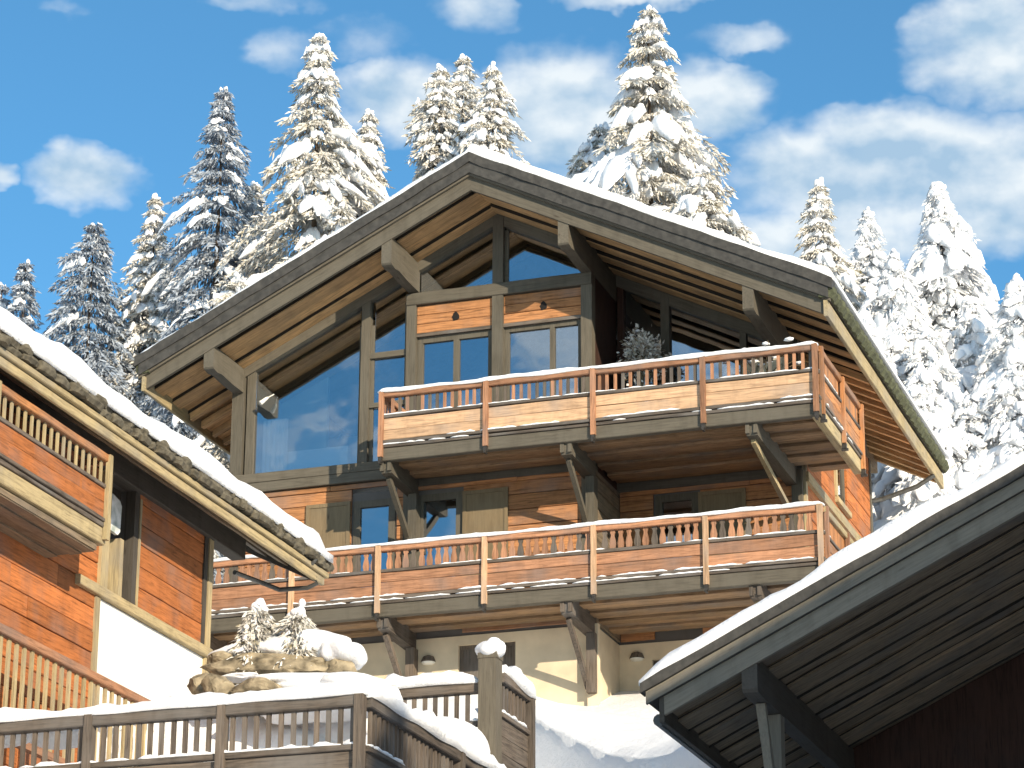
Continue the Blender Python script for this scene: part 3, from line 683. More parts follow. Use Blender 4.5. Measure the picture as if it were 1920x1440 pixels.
railing(MC, FF, -3.94, 8.04, [-3.6, -1.65, 0, 2, 4, 6, 8], -2.895, 'carved', .152, 'x', 'rail', seed=23, snowy=.85, postm='pale')
railing(MC, mapR(8.0), .06, 3.35, [.12, 1.75, 3.3], -2.895, 'flat', .098, 'y', 'orange', bw=.046, seed=29, fasc='straw', railm='straw', balm='orange')
for x in (0.06, 3.46): brace(x, 0, 1.5)
brace(6.82, 0, 3.0, 'timber', -.75)
for x in (.06, 3.46): brace(x, -2.895, 1.5, 'weather', -1.2)
brace(6.82, -2.895, 3.0, 'weather', -.75); brace(-3.5, -2.895, 1.5, 'weather')
# lamps on the chalet
def wall_lamp(x, y, z, nx=0, ny=-1):
    n = 9; ring = lambda r, q, zz: [(x + r * math.cos(a) + nx * 0, y + (-abs(math.sin(a)) * r if ny else math.sin(a) * r), zz) for a in np.linspace(math.pi, 2 * math.pi, n)]
    m = MB(); m.loft([ring(.03, 0, z + .13), ring(.10, 0, z + .10), ring(.135, 0, z + .02), ring(.14, 0, z)])
    l = obj('wall_lamp', m, 'weather_z', MC); d = MB(); d.loft([ring(.132, 0, z - .002), ring(.11, 0, z - .035), ring(.05, 0, z - .05)]); obj('diffuser', d, 'lamp_white', l)
wall_lamp(.40, 1.47, -4.74); wall_lamp(3.86, 2.97, -4.58)
def spot(m):
    m.tube([(-2.88, 1.36, .63), (-2.90, 1.33, .60), (-2.96, 1.29, .53), (-2.99, 1.27, .50)], [.02, .032, .040, .046], 10); m.tube([(-2.80, 1.46, .72), (-2.88, 1.36, .63)], .010, 6)
one('spot_lamp', spot, 'lamp_white', MC)
one('gutter_pipe', lambda m: m.tube([(8.25, 9.3, .42), (7.9, 9.25, .2), (7.2, 9.1, -.05), (7.02, 9.0, -.1)], .05, 8), 'zinc', MC)

# roof snow
us = np.concatenate([np.linspace(XL - .16, AX, 60), np.linspace(AX, XR + .18, 64)[1:]]); vs = np.concatenate([np.linspace(-.10, .6, 10), np.linspace(.9, YB + .1, 16)])
def th(u, v):
    return (.13 + .05 * smooth(-5, -1, u) + .025 * math.sin(u * 2.1)) if u < AX else .25 - .04 * smooth(5, 8.2, u) + .025 * math.sin(u * 1.7)
snow_sheet('roof_snow', us.tolist(), vs.tolist(), lambda u, v: (u, v, Lz(u) + .675), th, 'white snow blanket over both slopes of the large chalet gable roof', seed=4, edge=.16)
snow_strip('rail_snow', [(-.08, -.02, -.058), (8.05, -.02, -.058)], .17, .058, 'thin snow strip along the upper balcony handrail of the large chalet', seed=2, droop=.018)
snow_strip('rail_snow', [(-3.95, -.02, -2.953), (8.07, -.02, -2.953)], .18, .058, 'long snow strip along the lower balcony handrail of the large chalet', seed=6, droop=.012)

# ---- things on the upper balcony
def frosted_bush():
    r = empty('potted_bush', (4.2, 2.3, -1.1), 'round frosted twiggy bush behind the upper balcony railing beside the dark recess', 'bush')
    m = MB(); n = 14
    m.loft([[(4.2 + q * math.cos(a), 2.3 + q * math.sin(a), z) for a in [6.283 * w / n for w in range(n)]] for q, z in ((.20, -1.12), (.28, -.60), (.31, -.58), (.27, -.58))]); obj('pot', m, 'log_bark', r)
    one('stem', lambda m: m.tube([(4.2, 2.3, -.6), (4.22, 2.3, 0), (4.18, 2.3, .6), (4.2, 2.3, 1.0)], [.05, .045, .04, .02], 7), 'twig', r)
    rg = np.random.default_rng(5); t = MB(); sn = MB(); tv = []; tf = []
    for k in range(130):
        d = rg.normal(size=3); d /= np.linalg.norm(d); R0 = rg.uniform(.16, .40) * (1 + .2 * math.sin(5 * d[0] + 3 * d[2]))
        p = np.array((4.2, 2.3, .98)) + d * R0 * np.array((1, .8, 1.15)); q = p + d * rg.uniform(.05, .16) + rg.normal(size=3) * .05
        t.tube([np.array((4.2, 2.3, .9)) + d * .05, p, q], [.012, .008, .003], 4)
        for j in range(14):
            c = p + rg.normal(size=3) * .07; dv = d + rg.normal(size=3) * .7; dv /= np.linalg.norm(dv); w = np.cross(dv, rg.normal(size=3)); w /= np.linalg.norm(w)
            ln = rg.uniform(.05, .11); h = ln * .24; o = len(tv); tv += [c - w * h * .5, c + dv * ln * .5 - w * h, c + dv * ln, c + dv * ln * .5 + w * h]; tf.append((o, o + 1, o + 2, o + 3))
        if d[2] > .25 and rg.random() < .6: sn.blob(p + np.array((0, 0, .02)), (rg.uniform(.04, .09), rg.uniform(.04, .08), .03), 1, .3, 2.2, k)
    obj('twigs', t, 'twig', r); lm = MB(); lm.v = [tuple(x) for x in tv]; lm.f = tf; obj('leaves', lm, 'fol_warm', r, fix=False); o = obj('snow_crust', sn, 'snow', r, smooth=True); o['kind'] = 'stuff'
frosted_bush()
def dry_plant():
    r = empty('dry_plant', (7.0, .35, -1.1), 'dry snow crusted plant in a pale pot behind the balcony corner', 'plant')
    m = MB(); n = 14
    m.loft([[(7.0 + q * math.cos(a), .42 + q * math.sin(a), z) for a in [6.283 * w / n for w in range(n)]] for q, z in ((.19, -1.12), (.27, -.62), (.29, -.60), (.26, -.60))]); obj('pot', m, 'sacking', r, smooth=False)
    t = MB(); rg = random.Random(4)
    for i in range(34):
        p = Vector((7.0 + rg.uniform(-.15, .15), .42 + rg.uniform(-.1, .1), -.6)); d = Vector((rg.uniform(-.9, .9), rg.uniform(-.5, .2), 1)).normalized(); pts = [p]
        for k in range(4):
            pts.append(pts[-1] + d * rg.uniform(.12, .24)); d = (d + Vector((rg.uniform(-.5, .5), rg.uniform(-.4, .4), rg.uniform(-.5, .1)))).normalized()
        t.tube(pts, [.012, .011, .009, .007, .004], 4)
    obj('stems', t, 'twig', r)
    s = MB()
    for i in range(26): s.blob((7.0 + rg.gauss(0, .26), .38 + rg.gauss(0, .1), rg.uniform(-.25, .22)), (rg.uniform(.05, .11), .06, rg.uniform(.025, .05)), 1, .25, 2, i)
    obj('snow_clumps', s, 'snow', r, smooth=True)
    c = MB()
    for i in range(9):
        a = rg.uniform(0, 6.28); c.add([(7.0 + .3 * math.cos(a) + rg.uniform(-.1, .1), .3, -.62 + rg.uniform(0, .1)), (7.12 + .3 * math.cos(a), .22 + rg.uniform(0, .1), -.2 + rg.uniform(-.05, .1)), (6.9 + .3 * math.cos(a), .3, -.18 + rg.uniform(-.1, .1)), (6.85 + .3 * math.cos(a), .36, -.55)], [(0, 1, 2), (0, 2, 3)])
    obj('dry_leaves', c, 'sacking', r)
dry_plant()

# ================================================================== LEFT CHALET
LC = empty('chalet', (-.52, -10, -10), 'left chalet with sunlit orange boards, seen along its eaves and balcony', 'chalet')
LX = -.52; EX = .55; Y0, Y1 = -19.5, -6.0; EY = -3.95; EZ = .25
ML = mapR(LX)
holesL = [(-9.55, -8.72, -6.3, -4.5), (-9.82, -6.2, -9.9, -6.42)]
LW_ = wall('wall', ML, Y0, Y1, -10.5, -4.1, [(-9.55, -8.72, -6.3, -4.5)], 'room', LC, -.3, 0)
planks(ML, -8.60, -6.14, -6.27, -4.50, .33, 'red_y', LW_, [], 0, .05, 2.0)
planks(ML, Y0, -9.83, -10.4, -4.0, .36, 'red_y', LW_, [], 0, .05, 2.6)
one('stucco_panel', lambda m: m.rbox(ML, -9.80, -6.10, 0, .04, -10.4, -6.44), 'white_stucco', LC)
post('corner_post', ML, -6.14, -5.99, -.1, .09, -10.4, -4.45, 'straw_z', LC); post('corner_post', ML, -6.28, -6.16, 0, .07, -6.3, -4.5, 'dark_z', LC)
post('frame_post', ML, -9.84, -9.60, -.1, .10, -6.4, -4.2, 'straw_z', LC); post('frame_post', ML, -9.88, -9.74, 0, .075, -10.4, -6.44, 'straw_z', LC)
post('frame_post', ML, -8.75, -8.60, -.1, .06, -6.3, -4.3, 'dark_z', LC); post('trim_board', ML, -8.60, -8.54, .0, .075, -6.3, -4.6, 'straw_z', LC)
piece('sill_beam', ML, -10.5, -5.97, -.05, .13, -6.43, -6.28, 'straw_y', LC, .005, .012)
piece('wall_plate', ML, Y0, -4.9, -.1, .14, -4.52, -3.95, 'dark_y', LC, .005, .012)
# recessed door with its jambs and a pane with its bright reflection painted in
LD = one('door', lambda m: m.rbox(ML, -9.55, -8.72, -.28, -.2, -6.3, -4.5), 'dark_z', LC)
post('door_jamb', ML, -9.10, -8.98, -.2, .02, -6.3, -5.35, 'straw_z', LD)
def oval(m):
    rr = [(-.19, -.34), (.10, -.36), (.17, -.28), (.19, .22), (.13, .30), (-.12, .36), (-.19, .30)]
    m.prism([(-9.32 + a, -5.05 + b * .8) for a, b in rr], -.02, .03, ML)
plain('pane_reflect', (.70, .82, .76), .15, .5, 5, .1)  # greenish white reflection put into the base colour
o = one('glass_pane', oval, 'pane_reflect', LD)
# roof
def Lr(x): return -4.75 + .494 * (EX - x)
mbr = MB(); mbr.loft([[(EX + .02, y, Lr(EX) + .20), (-7.5, y, Lr(-7.5) + .20), (-7.5, y, Lr(-7.5) + .42), (EX + .02, y, Lr(EX) + .42)] for y in (Y0 - 1, EY)]); LR = obj('roof', mbr, 'slate', LC)
mbr = MB(); mbr.loft([[(-7.5, y, Lr(-7.5) + .20), (-15.9, y, Lr(EX) + .20), (-15.9, y, Lr(EX) + .42), (-7.5, y, Lr(-7.5) + .42)] for y in (Y0 - 1, EY)]); obj('roof', mbr, 'slate', LC)
i = 0; x = EX - .02
while x > LX - .1:
    w = random.uniform(.16, .24); mbs = MB(); rings = []
    for q in range(19):
        y = Y0 - 1 + (EY - Y0 + 1) * q / 18; e = random.uniform(-.012, .012); dd = .06 if i % 2 else .11
        rings.append([(x, y, Lr(x) + dd + e), (x - w + .008, y, Lr(x - w) + dd + e), (x - w + .008, y, Lr(x - w) + .2), (x, y, Lr(x) + .2)])
    mbs.loft(rings); obj('soffit_board', mbs, 'umber_y', LR); x -= w; i += 1
piece('eaves_board', mapR(EX), Y0 - 1, EY + .02, -.02, .05, -5.03 + EZ, -4.90 + EZ, 'straw_y', LR, .005, .012, 18); piece('eaves_board', mapR(EX), Y0 - 1, EY + .1, .0, .10, -4.892 + EZ, -4.80 + EZ, 'straw_y', LR, .006, .012, 18)
one('barge_board', lambda m: m.beam((EX - .05, EY - .03, Lr(EX) + .18), (-7.5, EY - .03, Lr(-7.5) + .18), .06, .30, n=10, j=.004), 'dark_rl', LR)
for lay in (0, 1):
    y = Y0 - .5 - .13 * lay
    while y < EY + .1:
        l = random.uniform(.16, .52); m = MB(); rings = []; ro = random.uniform(-.06, .06) - .05 * lay; zb = EZ - 4.765 + .085 * lay + random.uniform(-.015, .015); th_ = random.uniform(.075, .115)
        for q in range(5):
            yy = y + l * q / 4; b = (-.01, .012, .02, .01, -.015)[q] + random.uniform(-.014, .014); e = lambda: random.uniform(-.012, .012)
            rings.append([(EX - .15, yy, zb), (EX + .13 + b + ro, yy + e(), zb - .02 + e()), (EX + .165 + b + ro, yy, zb + th_ * .4 + e()), (EX + .14 + b + ro, yy, zb + th_ + e()), (EX - .15, yy, zb + th_ + .03)])
        m.loft(rings); obj('roof_tile', m, 'lauze', LR); y += l + random.uniform(.004, .03)
def gut(m):
    m.tube([(EX + .05, EY - .62, -4.86 + EZ), (EX + .14, EY - .62, -4.80 + EZ), (EX + .22, EY - .62, -4.66 + EZ)], .035, 8)
    m.tube([(EX + .02, EY - .30, -4.98 + EZ), (EX + .06, EY - .30, -5.08 + EZ), (EX - .1, EY - .30, -5.14 + EZ), (EX - .6, EY - .30, -5.13 + EZ), (LX + .25, EY - .6, -5.06 + EZ), (LX + .12, EY - 1.3, -5.08 + EZ)], .04, 8)
one('gutter_pipe', gut, 'zinc', LR)
usl = np.concatenate([np.linspace(EX + .16, EX - 1, 12), np.linspace(EX - 1.3, -7.4, 20)]); vsl = np.linspace(Y0 - 1, EY + .12, 44)
snow_sheet('roof_snow', usl.tolist(), vsl.tolist(), lambda u, v: (u, v, Lr(u) + .44), lambda u, v: .37 + .04 * math.sin(v * 1.3) + .025 * math.sin(v * 3.7), 'thick bright snow along the eaves of the left chalet roof', seed=8, edge=.22)
# balcony, far end at y=-11.3
MLb = mapR(.33)
lb = piece('balcony', lambda s, t, z: (t, s, z), Y0, -11.4, LX + .02, .30, -6.26, -6.18, 'umber_y', LC)
for k in range(4): piece('floor_board', lambda s, t, z: (t, s, z), Y0, -11.42, LX + .05 + k * .19, LX + .23 + k * .19, -6.30 + .02 * (k % 2), -6.262, 'umber_y', lb)
railing(LC, MLb, Y0, -11.28, [-11.33, -14.6, -17.8], -4.80, 'flat', .19, 'y', 'red', seed=41, railm='orange', balm='straw', postm='straw', fasc='straw', snowy=.0, hook=False)
one('balcony_end', lambda m: (m.box(LX + .06, .32, -11.34, -11.30, -6.1, -5.36), m.box(LX + .06, .36, -11.36, -11.27, -4.98, -4.88)), 'orange_x', LC)
# lower side railing
mb = MB(); LRX = .2
Rl = piece('stair_railing', mapR(LRX), Y0, -9.05, -.05, .08, -8.05, -7.93, 'rail_y', LC, .006, .012)
bmm = MB(); bmm.rbox(mapR(LRX), -9.2, -9.13, -.015, .02, -9.3, -8.05); me = mesh_of('baluster', bmm, 'straw_z', ORG[LC])
for k in range(50): link('baluster', me, Rl, (random.uniform(-.004, .004), -.215 * k - .05, 0))
piece('bottom_rail', mapR(LRX), Y0, -9.05, -.04, .06, -9.4, -9.3, 'rail_y', Rl); post('end_post', mapR(LRX), -9.14, -9.04, -.05, .07, -9.6, -8.0, 'rail_z', Rl)

# ================================================================== RIGHT CHALET
RC = empty('chalet', (14, -12, -12), 'dark shaded chalet gable in the right foreground with boarded soffit', 'chalet')
A2X, A2Y, K2 = 8.62, -12.0, .482; RIDGE = 19.5
def Rz(x): return -9.34 + K2 * (min(x, 2 * RIDGE - x) - A2X)
YB2 = -1.5
def rb2(name, x0, x1, y0, y1, o0, o1, mat, parent, n=8, j=.004):
    mb = MB(); rings = []
    for i in range(n + 1):
        x = x0 + (x1 - x0) * i / n; e = [random.uniform(-j, j) for _ in range(3)]
        rings.append([(x, y0 + e[2], Rz(x) + o0 + e[0]), (x, y1, Rz(x) + o0 + e[0]), (x, y1, Rz(x) + o1 + e[1]), (x, y0 + e[2], Rz(x) + o1 + e[1])])
    mb.loft(rings); return obj(name, mb, mat, parent)
X2E = 2 * RIDGE - A2X
mb = MB(); pts = [8.45, RIDGE, X2E + .2]
mb.prism([(x, Rz(x) + .24) for x in pts] + [(x, Rz(x) + .50) for x in reversed(pts)], 12.05, -YB2, mapF(0)); RR = obj('roof', mb, 'slate', RC)
for a, b in ((A2X, RIDGE), (RIDGE, X2E)):
    l = a == A2X; mm = 'rl' if l else 'rr'
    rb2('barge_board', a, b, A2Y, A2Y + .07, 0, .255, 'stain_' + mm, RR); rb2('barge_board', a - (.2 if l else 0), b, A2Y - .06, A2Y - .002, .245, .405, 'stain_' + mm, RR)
    rb2('drip_edge', a - (.26 if l else 0), b, A2Y - .12, A2Y + .1, .41, .54, 'slate', RR, 40, .010)
y = A2Y + .08; i = 0
while y < YB2 - .1:
    w = random.uniform(.44, .56); o = (.06 if i % 2 else .11)
    rb2('soffit_board', A2X, RIDGE, y + .01, y + w - .01, o, .20, 'umber_rl', RR, 14, .010); rb2('joint_shade', A2X, RIDGE, y + w - .018, y + w + .016, o - .022, .10, 'pitch_rl', RR, 20, .012); y += w; i += 1  # gap shadows drawn as added dark strips
rb2('soffit_board', RIDGE, X2E, A2Y + .08, YB2, .12, .27, 'umber_rr', RR)
def purlin2(x, zb, w=.2):
    prof = [(A2Y + .02, Rz(x) + .12), (A2Y + .02, zb + .04), (A2Y + .06, zb), (A2Y + .25, zb - .02), (YB2, zb - .02), (YB2, Rz(x) + .12)]
    m = MB(); m.loft([[(x - w / 2, y, z) for y, z in prof], [(x + w / 2, y, z) for y, z in prof]]); return obj('purlin', m, 'dark_y', RR)
purlin2(9.74, -9.11); purlin2(13.6, -7.2); purlin2(17.5, -5.3)
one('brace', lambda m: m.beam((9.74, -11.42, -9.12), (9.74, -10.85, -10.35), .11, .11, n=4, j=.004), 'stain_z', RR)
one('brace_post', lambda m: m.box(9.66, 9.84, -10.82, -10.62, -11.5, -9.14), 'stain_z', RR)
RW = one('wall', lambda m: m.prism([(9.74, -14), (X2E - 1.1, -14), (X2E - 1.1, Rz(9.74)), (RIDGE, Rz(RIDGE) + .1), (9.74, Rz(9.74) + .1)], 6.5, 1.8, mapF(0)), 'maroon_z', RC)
one('gutter', lambda m: m.tube([(8.50, A2Y + .25, -9.33), (8.50, YB2, -9.33)], .08, 10), 'zinc', RR)
one('eaves_board', lambda m: m.rbox(mapL(A2X), A2Y, YB2, -.02, .04, -9.42, -9.1, 6, .003), 'dark_y', RR)
u2 = np.concatenate([np.linspace(8.34, RIDGE, 60), np.linspace(RIDGE, X2E + .2, 30)[1:]]); v2 = np.concatenate([np.linspace(A2Y - .10, A2Y + .8, 9), np.linspace(A2Y + 1.2, YB2, 10)])
snow_sheet('roof_snow', u2.tolist(), v2.tolist(), lambda u, v: (u, v, Rz(u) + .52), lambda u, v: .19 + .06 * smooth(8.3, 9.5, u) + .03 * math.sin(u * 2.3) + .02 * math.sin(u * 5.9), 'blue shaded snow layer on the dark foreground chalet roof at right', seed=14, edge=.2)

# ================================================================== ADDED CHALET (out of frame, shaped to throw the shade on the right foreground)
NC = empty('chalet', (24.5, -20.5, -14), 'unseen timber chalet added right of the dark foreground gable to cast shade', 'chalet')
def NP(a, d, z): return (.722 * d + .692 * a, -.692 * d + .722 * a, z)
NA, ND, NZ = 4.0, 30.5, -1.30
mb = MB(); mb.loft([[NP(NA - 9.2, d, -18), NP(NA + 7.0, d, -18), NP(NA + 7.0, d, NZ - 3.29), NP(NA, d, NZ - .35), NP(NA - 9.2, d, NZ - 4.21)] for d in (ND + 1, ND + 11)]); obj('wall', mb, 'orange_z', NC)
for s in (-1, 1):
    mb = MB(); mb.loft([[NP(NA, d, NZ - .3), NP(NA + (8.0 if s > 0 else -10.4), d, NZ - .30 - .42 * (8.0 if s > 0 else 10.4)), NP(NA + (8.0 if s > 0 else -10.4), d, NZ - .42 * (8.0 if s > 0 else 10.4)), NP(NA, d, NZ)] for d in (ND, ND + 12)]); obj('roof', mb, 'slate', NC)
for q in (-3.6, -.3, 3.0):
    for z in (-6, -9.2):
        f = MB(); f.loft([[NP(q - .6 + k, ND + .92, z), NP(q - .6 + k, ND + 1.0, z), NP(q - .6 + k, ND + 1.0, z + 1.5), NP(q - .6 + k, ND + .92, z + 1.5)] for k in (0, 1.2)]); wf = obj('window', f, 'timber_z', NC)
        f = MB(); f.loft([[NP(q - .6 + k, ND + .89, z + .1), NP(q - .6 + k, ND + .91, z + .1), NP(q - .6 + k, ND + .91, z + 1.4), NP(q - .6 + k, ND + .89, z + 1.4)] for k in (.1, 1.1)]); obj('pane', f, 'glass', wf)

# ================================================================== TERRACE FENCES, front
def fence(name, label, mp, s0, s1, posts, zt, ax, org, hand='weather', spacing=.157, planks_=True, low=-.72, balh=.46, seed=0, balw=.028, cat='railing'):
    T = empty(name, org, label, cat)
    piece('handrail', mp, s0, s1, -.07, .08, zt - .15, zt, hand + '_' + ax, T, .005, .014)
    zb = zt - .15 - balh
    piece('mid_rail', mp, s0, s1, -.05, .06, zb - .07, zb, hand + '_' + ax, T, .005, .01)
    b = MB(); b.rbox(mp, s0 - balw, s0 + balw, -.02, .02, zb, zt - .15); me = mesh_of('baluster', b, hand + '_z', ORG[T]); a0 = Vector(mp(0, 0, 0)); s = s0 + spacing
    while s < s1 - .06:
        if not any(abs(s - p) < .08 for p in posts): link('baluster', me, T, Vector(mp(s - s0, 0, 0)) - a0)
        s += spacing * random.uniform(.95, 1.05)
    if planks_:
        e = [s0] + [p for p in posts if s0 < p < s1] + [s1]
        for a, c in zip(e[:-1], e[1:]):
            for q in range(3): piece('plank', mp, a + .01, c - .01, -.02, .02 + random.uniform(-.004, .006), zb - .08 - .24 * (q + 1), zb - .085 - .24 * q, hand + '_' + ax, T, .006, .008)
    for p in posts: post('post', mp, p - .055, p + .055, -.04, .10, zb - 1.0, zt - .01, hand + '_z', T)
    crust(mp, s0, s1, .03, zb - .002, T, .85, .1, .05, seed)
    return T
FX = 5.6; FY = -14.5
fence('terrace_fence', 'grey weathered terrace fence across the bottom left with snow on its handrail', mapF(FY), -.5, FX, [.15, 1.97, 3.77, FX - .03], -9.42, 'x', (2.5, FY, -11), seed=51)
fence('terrace_fence', 'weathered side fence running back from the front fence corner to the tall post', mapR(FX), FY + .08, -9.35, [FY + 3.3], -9.42, 'y', (FX, -12, -11), seed=53, spacing=.15)
snow_strip('rail_snow', [(-.5, FY, -9.425), (2.5, FY, -9.425), (FX + .06, FY - .02, -9.425)], .22, .13, 'thick snow along the front terrace fence handrail at bottom left', seed=31, droop=.01)
snow_strip('rail_snow', [(FX, FY + .02, -9.425), (FX, -9.42, -9.425)], .28, .20, 'bluish shaded snow lying along the side fence handrail', seed=33, droop=.02)
TP = empty('gate_post', (5.35, -9.2, -11), 'tall square grey timber post with a rounded snow cap', 'post')
one('shaft', lambda m: (m.box(5.21, 5.47, -9.32, -9.06, -11, -7.62), m.box(5.20, 5.48, -9.33, -9.05, -7.68, -7.60)), 'timber_z', TP)
mb = MB(); mb.blob((5.34, -9.19, -7.54), (.22, .20, .13), 3, .22, 1.8, 5); mb.blob((5.38, -9.16, -7.44), (.12, .12, .09), 3, .2, 1.8, 8); obj('snow_cap', mb, 'snow', TP, smooth=True)
fence('terrace_fence', 'short grey railing left of the tall post with pale gaps behind', mapF(-9.15), 3.75, 5.20, [3.8], -7.98, 'x', (4.5, -9.15, -10), seed=55, spacing=.155, planks_=False, balh=.40)
snow_strip('rail_snow', [(3.72, -9.15, -7.985), (5.19, -9.15, -7.985)], .24, .20, 'fat white snow roll on the short railing left of the tall post', seed=35, droop=.01)
fence('terrace_fence', 'short dark railing running back to the right of the tall post', mapR(5.42), -9.04, -7.75, [-7.8], -7.82, 'y', (5.4, -8.4, -10), seed=57, spacing=.15, balh=.42)
snow_strip('rail_snow', [(5.42, -9.05, -7.82), (5.42, -8.3, -7.86), (5.42, -7.68, -7.90)], .24, .22, 'snow drift sloping down the short railing right of the tall post', seed=37, droop=.03)
mb = MB(); mb.blob((4.65, -9.6, -9.1), (.85, .7, .55), 4, .12, 1.3, 9); mb.blob((4.0, -9.9, -9.3), (.8, .6, .45), 4, .12, 1.3, 10); tag(obj('snow_heap', mb, 'snow', None, (4.6, -9.6, -9.6), smooth=True), 'smooth blue snow heap at the foot of the short railing', 'snow')

# ================================================================== ROCK GARDEN
def boulder(x, y, z, r, label, seed, group='boulders of the rock garden'):
    m = MB(); V, F = ico(4); rg = np.random.default_rng(seed)
    d = lump(V * 1.5, seed) * .16 + lump(V * 4, seed + 1) * .06 + lump(V * 9, seed + 2) * .025
    P = V * (1 + d)[:, None]
    for k in range(16):
        n = rg.normal(size=3); n /= np.linalg.norm(n); h = rg.uniform(.55, .86); q = P @ n; P = P - np.outer(np.maximum(0, q - h), n) * .95
    P = P * (1 + lump(V * 11, seed + 4) * .03 - .07 * (np.abs(lump(V * 3.2, seed + 6)) < .05))[:, None]
    m.add((P * np.array(r) + np.array((x, y, z))).tolist(), F); return tag(obj('boulder', m, 'rock', None, (x, y, z), smooth=False), label, 'boulder', group)
boulder(1.98, -9.0, -7.50, (.98, .55, .27), 'long tawny boulder under the thick snow of the rock garden', 3)
boulder(1.20, -9.1, -7.42, (.26, .3, .22), 'dark rounded boulder at the left end of the long rock', 5)
boulder(2.05, -9.75, -8.02, (.50, .35, .26), 'split angular boulder behind the front fence handrail', 7)
boulder(1.12, -9.6, -7.86, (.22, .2, .24), 'small cream boulder at the foot of the white wall', 9)
boulder(1.52, -9.8, -7.96, (.27, .22, .25), 'pale golden boulder second from the white wall', 12)
boulder(2.95, -8.9, -7.60, (.40, .4, .24), 'brown boulder at the right end of the rock garden', 15)
mb = MB()
for i, (x, y, z, a, b, c) in enumerate([(1.45, -8.75, -7.24, .50, .45, .15), (2.0, -8.7, -7.18, .55, .5, .20), (2.5, -8.7, -7.18, .50, .5, .24), (2.95, -8.75, -7.34, .38, .45, .20), (1.75, -8.7, -7.10, .24, .22, .14), (2.42, -8.7, -7.10, .24, .22, .14), (2.6, -9.6, -7.92, .85, .4, .13), (3.3, -9.4, -7.98, .75, .5, .16), (2.2, -9.5, -7.78, .42, .22, .05), (1.6, -9.4, -7.70, .35, .2, .05), (3.1, -9.8, -8.3, 1.2, .5, .25), (.9, -8.7, -8.7, 2, .8, .6), (2.5, -8.4, -8.4, 1.6, .7, .8)]):
    mb.blob((x, y, z), (a, b, c), 4, .22, 2.1, 60 + i)
tag(obj('snow_mound', mb, 'snow', None, (2, -9, -8.4), smooth=True), 'glaring white snow mound heaped over the rock garden boulders', 'snow')
# snow bank with a cleared, near vertical cut face
def snow_bank():
    ed = [(-6.0, .2, 3.4, -5.0), (2.054, -.395, -5.95), (2.776, -1.359, -6.27), (3.632, -2.5, -6.78), (4.595, -3.784, -7.48), (5.639, -5.176, -8.10), (6.607, -6.466, -8.55), (7.258, -7.334, -8.75), (7.757, -7.999, -8.85), (8.471, -8.952, -8.95)][1:]
    ex = np.interp(np.linspace(0, len(ed) - 1, 90), range(len(ed)), [e[0] for e in ed]); ey = np.interp(np.linspace(0, len(ed) - 1, 90), range(len(ed)), [e[1] for e in ed]); ez = np.interp(np.linspace(0, len(ed) - 1, 90), range(len(ed)), [e[2] for e in ed])
    k = np.ones(9) / 9; ezs = np.convolve(np.pad(ez, 4, mode='edge'), k, 'valid'); rows = []
    for i in range(90):
        x, y, z = ex[i], ey[i], ezs[i]; row = []
        for q in np.linspace(1, 0, 14): row.append((x - .05 * q, y - .04 * q, z - .03 - 3.2 * q))
        row.append((x + .05, y + .04, z))
        bx, by, bz = min(7.0, 3.3 + (x - 2) * .75), 3.0, -5.72
        for v in np.linspace(.03, 1, 26):
            zz = z + (bz - z) * (v ** .85); row.append((x + (bx - x) * v, y + (by - y) * v, zz))
        rows.append(row)
    P = np.array(rows); n = P.shape[1]; Q = P.reshape(-1, 3)
    d = lump(Q * 1.3, 71) * .04 + lump(Q * 6, 72) * .008; d2 = lump(Q * .9, 73) * .05
    Q = Q + np.outer(d, (-.8, -.6, 0)) + np.outer(d2 + d, (0, 0, 1)) * .6
    mb = MB(); mb.v = Q.tolist(); mb.f = [(i * n + j, (i + 1) * n + j, (i + 1) * n + j + 1, i * n + j + 1) for i in range(89) for j in range(n - 1)]
    tag(obj('snow_bank', mb, 'snow', None, (5, -4, -9), smooth=True), 'high snow bank with a blue shaded cut face and bright sloping top below the chalet', 'snow')
snow_bank()
mb = MB()
for i, (x, y, a) in enumerate([(0.4, -14.1, .7), (1.2, -13.9, .5)]): mb.blob((x, y, -9.45), (a, .35, .22), 3, .14, 1.6, 80 + i)
tag(obj('snow_heap', mb, 'snow', None, (.6, -14, -9.6), smooth=True), 'white snow bank behind the front fence at far left', 'snow')

